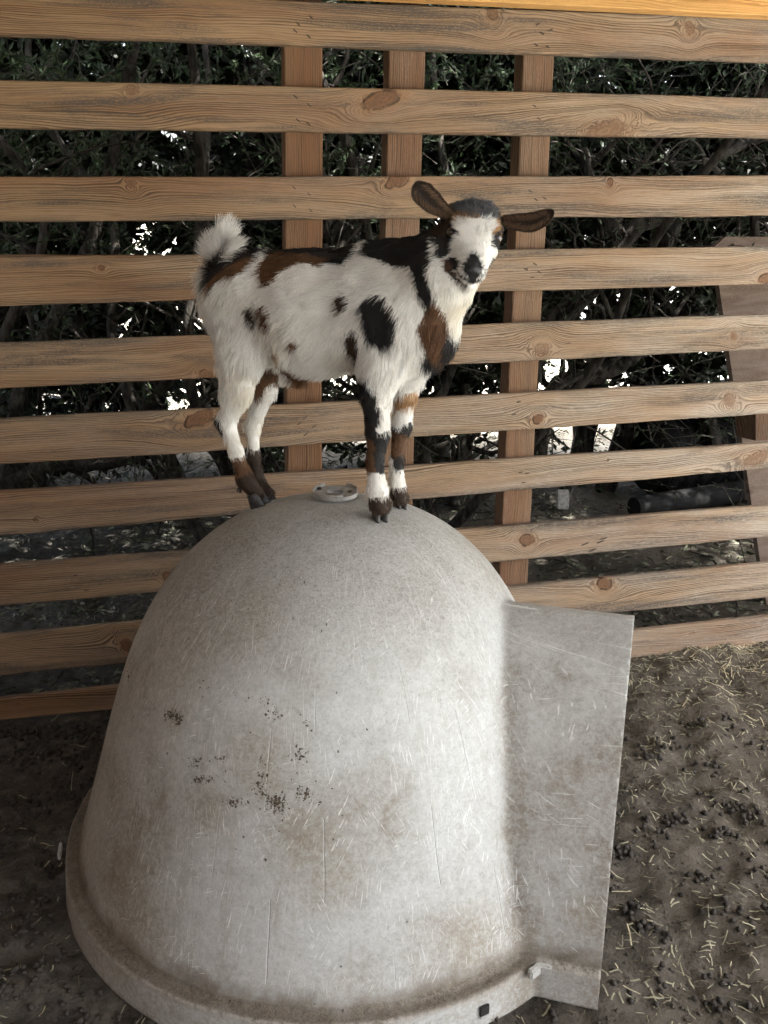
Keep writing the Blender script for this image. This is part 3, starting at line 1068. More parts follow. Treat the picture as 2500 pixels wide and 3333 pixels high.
V, Fc = leaves(c - np.array([-1.2, 6.9, 0]), r2.normal(size=c.shape) * [1, 1, .5], L, L * .24, r2)
mesh_np('crown', V, Fc, leaf_shaded, tree)['kind'] = 'stuff'

# ------------------------------------------------------------------ litter, straw, droppings
n = 24000
X = rng.uniform(-2.4, 3.4, n); Y = 3.0 + X * .21 + rng.uniform(0, 1, n) ** 1.2 * 3.4
dens = np.clip(.75 + vnoise(np.stack([X, Y], 1), 2.4, 6) * .9, .05, 1)
k = rng.uniform(size=n) < dens; X, Y = X[k], Y[k]; n = len(X)
B = np.stack([X, Y, gh(X, Y) + rng.uniform(.001, .012, n)], 1)
a = rng.uniform(0, 2 * np.pi, n)
D = np.stack([np.cos(a), np.sin(a), rng.normal(size=n) * .22], 1)
L = rng.uniform(.02, .06, n)
V, Fc = leaves(B, D, L, L * rng.uniform(.10, .18, n), rng, .4)
t = mesh_np('leaf_litter', V, Fc, litter_mat); tag(t, 'narrow dead leaves covering the ground behind the fence', 'leaf litter', kind='stuff')
# sticks in the litter
n = 240
X = rng.uniform(-2.2, 3.2, n); Y = 3.05 + X * .21 + rng.uniform(0, 2.4, n)
a = rng.uniform(0, np.pi, n); Ls = rng.uniform(.06, .3, n)
P = np.zeros((n, 5, 3))
for q in range(5):
    tq = (q / 4 - .5)
    xx = X + np.cos(a) * Ls * tq + rng.normal(size=n) * .006; yy = Y + np.sin(a) * Ls * tq
    P[:, q] = np.stack([xx, yy, gh(xx, yy) + .009], 1)
V, Fc = batch_tubes(P, np.ones((n, 5)) * rng.uniform(.0015, .004, n)[:, None], 4)
t = mesh_np('fallen_twigs', V, Fc, twig_mat); tag(t, 'thin fallen twigs on the leaf litter behind the fence', 'twigs', kind='stuff')


def fence_y(x): return FO[1] + x * math.tan(YAW)


def ribbons(X, Y, a, L, W, z0, curl=.3):
    n = len(X); m = 5
    P = np.zeros((n, m, 3))
    px_, py_, aa = X.copy(), Y.copy(), a.copy()
    tilt = rng.normal(size=n) * .12
    for q in range(m):
        zz = gh(px_, py_) + z0 + tilt * L * (q / (m - 1) - .3) 
        P[:, q] = np.stack([px_, py_, np.maximum(zz, gh(px_, py_) + .001)], 1)
        px_ = px_ + np.cos(aa) * L / (m - 1); py_ = py_ + np.sin(aa) * L / (m - 1)
        aa = aa + rng.normal(size=n) * curl
    T = np.gradient(P, axis=1); T /= np.linalg.norm(T, axis=2)[..., None]
    S = np.cross(T, np.array([0, 0, 1.0])); S /= np.linalg.norm(S, axis=2)[..., None]
    V = np.stack([P - S * W[:, None, None], P + S * W[:, None, None] + np.array([0, 0, .0006])], 2)
    idx = np.arange(n * m * 2).reshape(n, m, 2)
    F = np.stack([idx[:, :-1, 0], idx[:, 1:, 0], idx[:, 1:, 1], idx[:, :-1, 1]], -1).reshape(-1, 4)
    return V.reshape(-1, 3), F


n = 30000
X = rng.uniform(-1.9, 2.3, n); Y = rng.uniform(.7, 3.6, n)
fd = fence_y(X) - Y
right = 1 / (1 + np.exp(-(X - .62) * 7))
clump = np.clip(.3 + .35 * np.exp(-(fd / .4) ** 2) + vnoise(np.stack([X, Y], 1), 4.3, 15) * .9, 0, 1) ** 1.2
pr = (.012 + right * (.12 + .84 * np.exp(-(fd / .55) ** 2)) * clump) * (fd > 0)
k = rng.uniform(size=n) < pr * 1.05
X, Y = X[k], Y[k]; n = len(X)
V, Fc = ribbons(X, Y, rng.uniform(0, 2 * np.pi, n), np.clip(.008 + rng.exponential(.02, n), 0, .11), rng.uniform(.0004, .0017, n), rng.uniform(.004, .016, n), .07)
t = mesh_np('straw', V, Fc, straw_mat); tag(t, 'pale straw stalks scattered on the soil right of the kennel', 'straw', kind='stuff')
n = 52000
X = rng.uniform(-1.9, 2.4, n); Y = rng.uniform(.7, 3.6, n); fd = fence_y(X) - Y
right = 1 / (1 + np.exp(-(X - .5) * 6))
clump = np.clip(.3 + vnoise(np.stack([X, Y], 1), 2.6, 25) * 1.1, 0, 1)
k = rng.uniform(size=n) < (.05 + right * (.34 + .75 * np.exp(-(fd / .6) ** 2)) * (.35 + clump * .65)) * (fd > -.1)
X, Y = X[k], Y[k]; n = len(X)
V, Fc = ribbons(X, Y, rng.uniform(0, 2 * np.pi, n), rng.uniform(.006, .035, n), rng.uniform(.0006, .0020, n), rng.uniform(.003, .010, n), .14)
t = mesh_np('chopped_hay', V, Fc, straw_grey); tag(t, 'fine grey-green hay bits trodden into the soil', 'hay', kind='stuff')

# droppings
PP = []
def pile(px_, py_, sx, sy, n, stack=0.0):
    c = on_ground(px_, py_)
    for _ in range(n):
        PP.append((c[0] + rng.normal() * sx, c[1] + rng.normal() * sy, rng.uniform(0, stack)))
for (a, b, c_, d, n) in ((60, 2370, .05, .03, 60), (200, 2375, .06, .03, 60), (300, 2360, .05, .035, 30), (170, 2450, .06, .03, 45), (40, 2440, .06, .04, 40), (330, 2410, .03, .04, 24),
                         (360, 2330, .03, .02, 14),
                         (220, 2560, .05, .04, 22), (60, 2610, .04, .04, 22), (300, 2550, .04, .05, 22), (80, 2900, .05, .04, 24), (20, 2730, .04, .05, 18),
                         (140, 3060, .06, .05, 26), (60, 3180, .05, .05, 22), (260, 3280, .05, .04, 18), (180, 2800, .05, .04, 16)):
    pile(a, b, c_, d, n, .008)
for _ in range(34):
    a, b = rng.uniform(1960, 2560), rng.uniform(2330, 3330) 
    pile(a, b, rng.uniform(.012, .045), rng.uniform(.012, .03), rng.integers(1, 8), .003)
for (a, b, n) in ((2010, 2770, 22), (2035, 2960, 14), (2345, 2700, 16), (2300, 2850, 8), (2440, 2640, 18), (2095, 3010, 12), (2360, 3260, 12), (2210, 2660, 12), (1790, 3290, 5), (2400, 2610, 14)):
    pile(a, b, .022, .012, n, .004)
for _ in range(120):
    PP.append((rng.uniform(-1.7, 2.2), rng.uniform(.9, 3.3), 0))
bm = bmesh.new(); bmesh.ops.create_icosphere(bm, subdivisions=2, radius=1)
iv = np.array([v.co[:] for v in bm.verts]); bm.verts.ensure_lookup_table()
ifc = np.array([[v.index for v in f.verts] for f in bm.faces]); bm.free()
placed = []
grid = {}
VV = []; FF = []
for (x_, y_, dz) in PP:
    if y_ > fence_y(x_) - .01: continue
    if math.hypot(x_ + .123, y_ - 2.079) < .71: continue
    key = (int(x_ / .02), int(y_ / .02)); lev = 0
    for ddx in (-1, 0, 1):
        for ddy in (-1, 0, 1):
            for (qx, qy) in grid.get((key[0] + ddx, key[1] + ddy), []):
                if math.hypot(qx - x_, qy - y_) < .0125: lev += 1
    if lev >= 2: continue
    grid.setdefault(key, []).append((x_, y_))
    r = rng.uniform(.0054, .0076)
    sc_ = np.array([r * rng.uniform(1.0, 1.4), r, r * rng.uniform(.85, 1.0)])
    v = iv * sc_
    v = v * (1 + .07 * np.sin(iv[:, [1]] * 5 + rng.uniform(0, 6)))
    e = rng.uniform(0, 2 * np.pi); t_ = rng.normal() * .35
    R_ = np.array(Matrix.Rotation(e, 3, 'Z') @ Matrix.Rotation(t_, 3, 'Y'))
    v = v @ R_.T + np.array([x_, y_, float(gh(x_, y_)) + r * .72 + lev * .009])
    FF.append(ifc + len(VV) * len(iv)); VV.append(v)
t = mesh_np('goat_droppings', np.concatenate(VV), np.concatenate(FF), pellet_mat, smooth=True)
tag(t, 'small dark round goat droppings scattered and heaped on the soil', 'droppings', kind='stuff')
# crumbs of earth
n = 9000
X = rng.uniform(-1.8, 2.3, n); Y = rng.uniform(.8, 3.2, n)
tet = np.array([[1, 1, 1], [1, -1, -1], [-1, 1, -1], [-1, -1, 1]], float)
tf = np.array([[0, 1, 2], [0, 3, 1], [0, 2, 3], [1, 3, 2]])
VV = []; FF = []
for q in range(n):
    s_ = rng.uniform(.0012, .0045)
    v = tet * s_ * rng.uniform(.5, 1.2, (4, 3)) + np.array([X[q], Y[q], float(gh(X[q], Y[q])) + s_ * .4])
    FF.append(tf + 4 * q); VV.append(v)
t = mesh_np('soil_crumbs', np.concatenate(VV), np.concatenate(FF), soil)
tag(t, 'small crumbs of dry earth on the pen floor', 'soil', kind='stuff')

# ------------------------------------------------------------------ dome kennel
KC = np.array([-.123, 2.079, 0.0])
KH, KR = .934, .658
TA = np.array([.958, -.286, 0]); TA /= np.linalg.norm(TA)
TN = np.array([-TA[1], TA[0], 0])      # points away from the camera
q_ = np.linspace(0, np.pi / 2, 160)
pz = KH * np.sin(q_) ** (2 / 2.2837); pr_ = KR * np.cos(q_) ** (2 / 2.0735) * (1 + .0246 * (1 - pz / KH) - .102 * (pz / KH) * (1 - pz / KH) * 4)
pr_[-1] = 0
pr_ = pr_ + .013 * np.clip(1 - pz / .32, 0, 1)


def sdf_table(cr_, cz, rmax, zmin_, zmax_, st_=.006):
    """signed distance table to a profile curve (r>=0 side inside)"""
    R = np.arange(0, rmax, st_); Z = np.arange(zmin_, zmax_, st_)
    RR, ZZ = np.meshgrid(R, Z, indexing='ij')
    best = np.full(RR.shape, 9.0)
    for i in range(len(cr_) - 1):
        ax, az, bx, bz = cr_[i], cz[i], cr_[i + 1], cz[i + 1]
        dx, dz = bx - ax, bz - az
        t = np.clip(((RR - ax) * dx + (ZZ - az) * dz) / (dx * dx + dz * dz + 1e-12), 0, 1)
        best = np.minimum(best, np.hypot(RR - ax - t * dx, ZZ - az - t * dz))
    rz = np.interp(ZZ, cz, cr_)
    inside = (RR < rz) & (ZZ < cz[-1])
    D = np.where(inside, -best, best)
    def f(r, z):
        i = np.clip(r / st_, 0, len(R) - 1.001); j = np.clip((z - zmin_) / st_, 0, len(Z) - 1.001)
        i0 = i.astype(int); j0 = j.astype(int); a = i - i0; b = j - j0
        return (D[i0, j0] * (1 - a) * (1 - b) + D[i0 + 1, j0] * a * (1 - b) + D[i0, j0 + 1] * (1 - a) * b + D[i0 + 1, j0 + 1] * a * b)
    return f


def kennel_top(x_, y_):
    r = math.hypot(x_ - KC[0], y_ - KC[1])
    return float(np.interp(-r, -pr_, pz)) if r < KR else 0.0


cell = .0068
ax_ = np.arange(-.74, .86, cell); ay_ = np.arange(-.74, .76, cell); az_ = np.arange(-.04, .97, cell)
XX, YY, ZZ = np.meshgrid(ax_, ay_, az_, indexing='ij')
XX = XX.astype(np.float32); YY = YY.astype(np.float32); ZZ = ZZ.astype(np.float32)
# extend the profile downward
cr2 = np.concatenate([[pr_[0] * 1.02], pr_]); cz2 = np.concatenate([[-.3], pz])
fd_ = sdf_table(cr2, cz2, 1.3, -.1, 1.05)
rr_ = np.sqrt(XX ** 2 + YY ** 2)
# faint dents so that the plastic is not perfectly round
dent = vnoise(np.stack([XX[::6, ::6, ::6], YY[::6, ::6, ::6], ZZ[::6, ::6, ::6]], -1), 4, 3) * .004
dent = np.repeat(np.repeat(np.repeat(dent, 6, 0), 6, 1), 6, 2)[:XX.shape[0], :XX.shape[1], :XX.shape[2]]
for a_ in range(3):
    for _ in range(3):
        dent = (np.roll(dent, 2, a_) + np.roll(dent, -2, a_) + 2 * dent) / 4
D1 = fd_(rr_, ZZ)
AA = XX * TA[0] + YY * TA[1]; SS = XX * TN[0] + YY * TN[1]
tq = np.linspace(0, np.pi / 2, 80)
_c = catmull([(.385, .0, 0), (.368, .10, 0), (.342, .215, 0), (.306, .339, 0), (.258, .457, 0), (.198, .57, 0), (.150, .635, 0), (.085, .695, 0), (.0, .728, 0)], 80)
ts_ = _c[:, 0]; tz_ = _c[:, 1]; ts_[-1] = 0
ft_ = sdf_table(np.concatenate([[.387], ts_]), np.concatenate([[-.3], tz_]), 1.2, -.1, 1.05)
D2 = np.maximum(ft_(np.abs(SS), ZZ), -(AA - .05))
D = smin(D1, D2, .010)
# flange
rim = np.maximum(rr_ - (.698 - ZZ * .09), ZZ - .082)
rim2 = np.maximum(np.maximum(np.abs(SS) - (.390 - ZZ * .06), ZZ - .080), -AA)
D = smin(D, np.minimum(rim, rim2), .006)
D = D + dent
V, Q = surface_nets(D, (ax_[0], ay_[0], az_[0]), cell)
me = bpy.data.meshes.new('shell'); 
tmp = mesh_np('shell', V, Q, plastic)
bm = bmesh.new(); bm.from_mesh(tmp.data)
for (co, no) in (((0, 0, .0), (0, 0, -1)), (tuple(TA * .711), tuple(TA))):
    bmesh.ops.bisect_plane(bm, geom=bm.verts[:] + bm.edges[:] + bm.faces[:], plane_co=co, plane_no=no, clear_outer=True, dist=1e-5)
bmesh.ops.recalc_face_normals(bm, faces=bm.faces[:])
bm.faces.ensure_lookup_table()
fz = max(bm.faces, key=lambda f: f.calc_center_median().z)
if fz.normal.z < 0: bmesh.ops.reverse_faces(bm, faces=bm.faces[:])
bm.to_mesh(tmp.data); bm.free()
tmp.data.polygons.foreach_set('use_smooth', np.ones(len(tmp.data.polygons), dtype=bool))
so = tmp.modifiers.new('wall', 'SOLIDIFY'); so.thickness = .011; so.offset = -1; so.use_even_offset = False
kennel = empty('dome_kennel', KC, label='weathered white plastic dome kennel with arched tunnel door, goat standing on it', cat='kennel')
tmp.parent = kennel
KT = kennel_top(KC[0], KC[1])

# cap: flat disc with hole, broken clip ring, two bolts
ce = bpy.data.objects.new('vent_cap', None); link(ce, kennel)
def ring_mesh(r0, r1, z0, z1, a0=0, a1=2 * np.pi, n=48):
    V = []; F = []
    closed = abs(a1 - a0 - 2 * np.pi) < 1e-6
    A_ = np.linspace(a0, a1, n, endpoint=not closed)
    for a in A_:
        c, s = math.cos(a), math.sin(a)
        for (r, z) in ((r0, z0), (r1, z0), (r1, z1 - .0008), (r1 - .0012, z1), (r0 + .0012, z1), (r0, z1 - .0008)):
            V.append((r * c, r * s, z))
    k = 6; m_ = len(A_)
    for i in range(m_ if closed else m_ - 1):
        for j in range(k):
            F.append((i * k + j, i * k + (j + 1) % k, ((i + 1) % m_) * k + (j + 1) % k, ((i + 1) % m_) * k + j))
    if not closed:
        F.append(tuple(range(k))); F.append(tuple((m_ - 1) * k + j for j in range(k))[::-1])
    return V, F
cloc = on_plane(1092, 1603, (0, 0, KT + .006), np.array([0, 0, 1.0]))
co_ = cloc - KC
def capbit(name, V, F, mat=cap_mat, **k):
    o = mesh_np(name, V, F, mat, ce)
    return o
bpy.data.objects.remove(ce)
V, F = ring_mesh(.0195, .054, -.006, .0035)
cap = mesh_np('vent_cap', V, F, cap_mat, kennel)
cap.location = tuple(co_)
cap.rotation_euler = (0, 0, 0)
for (r0, r1, z1, a0, a1, nm) in ((.0505, .0545, .0115, 2.15, 3.25, 'clip'), (.0505, .0545, .0105, .1, 1.05, 'clip'), (.042, .050, .0085, -1.98, -1.15, 'clip')):
    V, F = ring_mesh(r0, r1, -.0002 + .0036, z1, a0, a1, 16)
    mesh_np(nm, V, F, cap_mat, cap)
for (bx, by) in ((-.040, .016), (.037, -.010)):
    V, F = ring_mesh(.0001, .0055, .0034, .0085, n=6); o = mesh_np('bolt', V, F, staple_mat, cap); o.location = (bx, by, 0)
# clip tab where the flange meets the tunnel, slot, tab at the left
def slab_obj(name, size, loc, rot, mat, parent, bev=.002):
    bm = bmesh.new(); bmesh.ops.create_cube(bm, size=1)
    bmesh.ops.scale(bm, vec=size, verts=bm.verts)
    bmesh.ops.bevel(bm, geom=bm.edges[:], offset=bev, segments=2, affect='EDGES')
    o = bm_obj(name, bm, mat, parent); o.location = loc; o.rotation_euler = rot
    return o
cj = math.sqrt(.695 ** 2 - .384 ** 2)
Lc = np.array(TA * cj - TN * .384)
angc = math.atan2(TA[1], TA[0])
tang = math.atan2(Lc[0], -Lc[1])
tabA = slab_obj('clip_tab', (.034, .014, .024), tuple(Lc + np.array([math.cos(tang), math.sin(tang), 0]) * -.014 + [0.004, -.008, .078]), (0, 0, tang), plastic, kennel, .003)
tabB = slab_obj('clip_tab', (.03, .014, .024), tuple(Lc + TA * .017 - TN * .006 + [0, 0, .0775]), (0, 0, angc), plastic, kennel, .003)
ah = math.atan2(1.444 - KC[1] + .02, .205 - KC[0])
hd = np.array([math.cos(ah), math.sin(ah), 0])
slot = slab_obj('latch_slot', (.022, .006, .024), tuple(hd * .697 + [0, 0, .042]), (0, 0, ah + math.pi / 2), dark_mat, kennel, .0015)  # solid dark block in place of a recess, its shade as colour
fr = slab_obj('slot_lip', (.022, .004, .0035), tuple(hd * .7005 + [0, 0, .029]), (0, 0, ah + math.pi / 2), plastic, kennel, .001)
al = math.atan2(on_ground(222, 2838)[1] - KC[1], on_ground(222, 2838)[0] - KC[0])
hl = np.array([math.cos(al), math.sin(al), 0])
slab_obj('clip_tab', (.05, .007, .022), tuple(hl * .706 + [0, 0, .066]), (0, 0, al + math.pi / 2), plastic, kennel, .003)

# dried mud specks stuck on the wall
def kennel_hit(px_, py_):
    d = ray(px_, py_); t = np.linspace(1.2, 3.2, 1500)
    P = np.array([0, 0, H]) + t[:, None] * d
    rr = np.hypot(P[:, 0] - KC[0], P[:, 1] - KC[1])
    ok = (P[:, 2] < KH) & (rr < np.interp(P[:, 2], pz, pr_)) & (P[:, 2] > .08)
    if not ok.any(): return None, None
    p = P[np.argmax(ok)]
    r0 = np.interp(p[2] + .01, pz, pr_); r1 = np.interp(p[2] - .01, pz, pr_)
    rad = np.array([p[0] - KC[0], p[1] - KC[1], 0]); rad /= np.linalg.norm(rad)
    nrm = rad * .02 + np.array([0, 0, 1]) * (r1 - r0); nrm /= np.linalg.norm(nrm)
    return p, nrm
def crop9(a, b): return (600 + a / 1.508, 1500 + b / 1.508)
cl = [(crop9(100, 1105), 16, 26, 90), (crop9(255, 1150), 34, 16, 110), (crop9(330, 1175), 40, 14, 80), (crop9(400, 1180), 18, 18, 50), (crop9(440, 1240), 20, 22, 80),
      (crop9(565, 1440), 22, 20, 130), (crop9(170, 1460), 18, 8, 80), (crop9(60, 1475), 18, 14, 80), (crop9(70, 1570), 16, 12, 70), (crop9(130, 1560), 24, 12, 50),
      (crop9(380, 1590), 22, 34, 170), (crop9(385, 1480), 12, 20, 40), (crop9(240, 1670), 26, 16, 70), (crop9(455, 1680), 26, 28, 330), (crop9(580, 1630), 20, 16, 170), (crop9(640, 1660), 34, 18, 70),
      (crop9(590, 1290), 12, 14, 14), ((565, 2328), 26, 14, 120), ((585, 2340), 12, 16, 60), ((420, 2200), 8, 40, 30), ((1100, 2540), 300, 300, 24), ((900, 2500), 200, 120, 60)]
VV = []; FF = []; cnt = 0
for ((cx, cy), sx, sy, n) in cl:
    for _ in range(n):
        p, nr = kennel_hit(cx + rng.normal() * sx * .62, cy + rng.normal() * sy * .62)
        if p is None: continue
        s_ = abs(rng.normal()) * .0011 + .0009
        t1 = np.cross(nr, [0.1, .2, 1]); t1 /= np.linalg.norm(t1); t2 = np.cross(nr, t1)
        k_ = 6; ph = np.sort(rng.uniform(0, 2 * np.pi, k_))
        ringp = [p + (t1 * math.cos(a) + t2 * math.sin(a)) * s_ * rng.uniform(.6, 1.5) for a in ph]
        b0 = cnt
        VV += ringp + [p + nr * s_ * .55]; cnt += k_ + 1
        for j in range(k_): FF.append((b0 + j, b0 + (j + 1) % k_, b0 + k_))
mud_mat = simple('dried_mud', (.06, .048, .034), (.14, .115, .08), 400, .95)
V = np.array(VV) - KC
o = mesh_np('mud_specks', V, np.array(FF), mud_mat, kennel)
o['kind'] = 'stuff'

# ------------------------------------------------------------------ goat
GM = np.array([-.13, 2.128, 0.0])
ge = np.array([.906, -.423, 0]); gn = np.array([-.423, -.906, 0])     # forward, and towards the near side
gn /= np.linalg.norm(gn); ge /= np.linalg.norm(ge)
PXM = .00072


def gp(px_, py_, t=0.0):
    return on_plane(px_, py_, GM + gn * t, gn)


goat_org = np.array([-.13, 2.128, KT])
# head frame
Fh = np.array([.06, -1, 0]); Fh /= np.linalg.norm(Fh)
R0 = np.array([1, .06, 0]); R0 /= np.linalg.norm(R0)
U0 = np.array([0, 0, 1.0])
ro = math.radians(6)
HR = R0 * math.cos(ro) - U0 * math.sin(ro)
HU = U0 * math.cos(ro) + R0 * math.sin(ro)
ap = math.radians(55)
HD = -HU * math.sin(ap) + Fh * math.cos(ap)       # from poll to nose
HN = Fh * math.sin(ap) + HU * math.cos(ap)        # out of the forehead
HEAD_Y = 1.905
HO = at_y(1553, 736, HEAD_Y)


def hp(r, d, n):
    return HO + HR * r + HD * (d * .70 if d > 0 else d) + HN * n


PR = []  # (a, b, ra, rb, k, sq lateral axis or None)
def cap_(a, b, ra, rb, k=.03, sq=1.0, ax=gn): PR.append((np.asarray(a, float), np.asarray(b, float), ra, rb, k, sq, ax))
def body(a, b, ra, rb, ta=0, tb=0, k=.03, sq=1.0): cap_(gp(*a, ta), gp(*b, tb), ra * PXM, rb * PXM, k, sq)


body((800, 985), (1000, 1022), 148, 186, k=.04, sq=.74)
body((1000, 1022), (1230, 1012), 186, 176, k=.04, sq=.76)
body((1230, 1010), (1330, 1010), 172, 140, k=.04, sq=.72)
body((795, 945), (860, 960), 118, 118, k=.04, sq=.8)
body((1340, 1080), (1385, 1090), 108, 96, k=.04, sq=.85)          # breast
body((1290, 1120), (1330, 1125), 100, 92, k=.03, sq=.85)
# spine and withers
body((1180, 880), (1330, 880), 50, 52, k=.05, sq=.8)
# neck
body((1340, 990), (1440, 900), 118, 92, 0, .03, k=.05, sq=.85)
cap_(gp(1440, 900, .03), hp(-.014, -.004, -.100), 90 * PXM, .046, .035)
body((1290, 900), (1440, 822), 84, 62, 0, .03, k=.05)
# near hind leg
body((790, 1000), (782, 1150), 118, 74, .03, .055, k=.04, sq=.75)
body((782, 1150), (772, 1270), 74, 46, .055, .055, k=.03, sq=.85)
body((772, 1270), (738, 1372), 46, 26, .055, .052, k=.025)
body((736, 1372), (768, 1470), 28, 22, .052, .05, k=.018)
body((768, 1470), (800, 1560), 22, 25, .05, .05, k=.015)
body((800, 1560), (836, 1606), 27, 26, .05, .05, k=.015)
# far hind leg
body((850, 1020), (852, 1180), 100, 66, -.035, -.05, k=.03, sq=.75)
body((852, 1180), (862, 1262), 66, 36, -.05, -.05, k=.025)
body((862, 1262), (822, 1390), 34, 24, -.05, -.05, k=.02)
body((822, 1390), (826, 1480), 24, 19, -.05, -.05, k=.015)
body((826, 1480), (842, 1570), 19, 22, -.05, -.05, k=.015)
body((842, 1570), (872, 1606), 22, 22, -.05, -.05, k=.015)
# near fore leg
body((1280, 1030), (1240, 1200), 100, 62, .045, .062, k=.035, sq=.7)
body((1240, 1200), (1224, 1290), 58, 42, .062, .065, k=.025)
body((1224, 1290), (1230, 1415), 40, 33, .065, .066, k=.02)
body((1230, 1415), (1222, 1500), 33, 24, .066, .066, k=.015)
body((1222, 1500), (1228, 1600), 24, 31, .066, .066, k=.015)
body((1228, 1600), (1236, 1645), 31, 33, .066, .068, k=.012)
# far fore leg
body((1340, 1080), (1322, 1220), 80, 50, -.03, -.048, k=.03, sq=.7)
body((1322, 1220), (1318, 1290), 46, 34, -.048, -.05, k=.02)
body((1318, 1290), (1306, 1385), 32, 30, -.05, -.052, k=.018)
body((1306, 1385), (1290, 1500), 28, 20, -.052, -.052, k=.015)
body((1290, 1500), (1292, 1585), 21, 26, -.052, -.052, k=.012)
body((1292, 1585), (1302, 1618), 26, 28, -.052, -.052, k=.012)
# tail core, sheath
body((730, 885), (704, 835), 24, 19, 0, 0, k=.02)
body((704, 835), (728, 772), 19, 12, 0, 0, k=.012)
body((930, 1225), (985, 1242), 20, 13, .0, .0, k=.02)
# head
cap_(hp(0, -.030, -.055), hp(0, .008, -.052), .049, .049, .02)
cap_(hp(-.017, -.036, -.052), hp(.017, -.036, -.052), .043, .043, .02)
for s in (-1, 1):
    cap_(hp(s * .030, .000, -.030), hp(s * .019, .045, -.040), .024, .018, .018)       # brow and cheek bone
    cap_(hp(s * .022, .022, -.064), hp(s * .010, .085, -.058), .022, .015, .018)       # jaw
cap_(hp(0, .02, -.036), hp(0, .082, -.034), .031, .0235, .018)
cap_(hp(0, .082, -.034), hp(0, .112, -.037), .0255, .0205, .015)
cap_(hp(-.008, .108, -.040), hp(.008, .108, -.040), .0195, .0195, .012)
cap_(hp(0, .085, -.068), hp(0, .120, -.076), .018, .0145, .010)                       # lower lip, chin


def eval_sdf(prims, lo, hi, cell_):
    gx = np.arange(lo[0], hi[0], cell_); gy = np.arange(lo[1], hi[1], cell_); gz = np.arange(lo[2], hi[2], cell_)
    Fd = np.full((len(gx), len(gy), len(gz)), .08, np.float32)
    for (a, b, ra, rb, k, sq, ax) in prims:
        R_ = max(ra, rb) + .03
        l = np.minimum(a, b) - R_; h_ = np.maximum(a, b) + R_
        i0 = [max(0, int((l[q] - lo[q]) / cell_)) for q in range(3)]
        i1 = [min(Fd.shape[q], int((h_[q] - lo[q]) / cell_) + 2) for q in range(3)]
        if any(i1[q] <= i0[q] for q in range(3)): continue
        X = gx[i0[0]:i1[0], None, None]; Y = gy[None, i0[1]:i1[1], None]; Z = gz[None, None, i0[2]:i1[2]]
        px_, py_, pz_ = X - a[0], Y - a[1], Z - a[2]
        d = b - a
        if sq != 1.0:
            f = 1 / sq - 1
            dl = (px_ * ax[0] + py_ * ax[1] + pz_ * ax[2])
            px_ = px_ + ax[0] * dl * f; py_ = py_ + ax[1] * dl * f; pz_ = pz_ + ax[2] * dl * f
            d = d + ax * np.dot(d, ax) * f
        t = np.clip((px_ * d[0] + py_ * d[1] + pz_ * d[2]) / (d @ d + 1e-12), 0, 1)
        dist = np.sqrt((px_ - t * d[0]) ** 2 + (py_ - t * d[1]) ** 2 + (pz_ - t * d[2]) ** 2) - (ra + t * (rb - ra))
        if sq != 1.0: dist = dist * (sq * .5 + .5)
        sub = Fd[i0[0]:i1[0], i0[1]:i1[1], i0[2]:i1[2]]
        Fd[i0[0]:i1[0], i0[1]:i1[1], i0[2]:i1[2]] = smin(sub, dist.astype(np.float32), k)
    return Fd, (gx[0], gy[0], gz[0])


allp = np.array([p[0] for p in PR] + [p[1] for p in PR])
lo = allp.min(0) - .16; hi = allp.max(0) + .16
cellg = .0042
Fd, org = eval_sdf(PR, lo, hi, cellg)
# eye sockets: shallow hollows
gx = np.arange(lo[0], hi[0], cellg); gy = np.arange(lo[1], hi[1], cellg); gz = np.arange(lo[2], hi[2], cellg)
EYE = {-1: hp(-.0475, .004, -.026), 1: hp(.0475, .004, -.026)}
for s in (-1, 1):
    c = EYE[s]
    i0 = [int((c[q] - .03 - lo[q]) / cellg) for q in range(3)]; i1 = [int((c[q] + .03 - lo[q]) / cellg) for q in range(3)]
    X = gx[i0[0]:i1[0], None, None] - c[0]; Y = gy[None, i0[1]:i1[1], None] - c[1]; Z = gz[None, None, i0[2]:i1[2]] - c[2]
    dd = np.sqrt(X * X + Y * Y + Z * Z) - .0118
    sub = Fd[i0[0]:i1[0], i0[1]:i1[1], i0[2]:i1[2]]
    Fd[i0[0]:i1[0], i0[1]:i1[1], i0[2]:i1[2]] = -smin(-sub, dd.astype(np.float32), .006)
GV, GQ = surface_nets(Fd, org, cellg)
# face normals -> per vertex normals
def vnormals(V, Q):
    fn = np.cross(V[Q[:, 2]] - V[Q[:, 0]], V[Q[:, 3]] - V[Q[:, 1]])
    N = np.zeros_like(V)
    for k in range(4): np.add.at(N, Q[:, k], fn)
    return N / (np.linalg.norm(N, axis=1)[:, None] + 1e-12), np.linalg.norm(fn, axis=1) / 2, fn / (np.linalg.norm(fn, axis=1)[:, None] + 1e-12)
GN, farea, FNm = vnormals(GV, GQ)
if np.mean(np.sum(GN * (GV - GV.mean(0)), axis=1)) < 0:
    GQ = GQ[:, ::-1]; GN, farea, FNm = vnormals(GV, GQ)

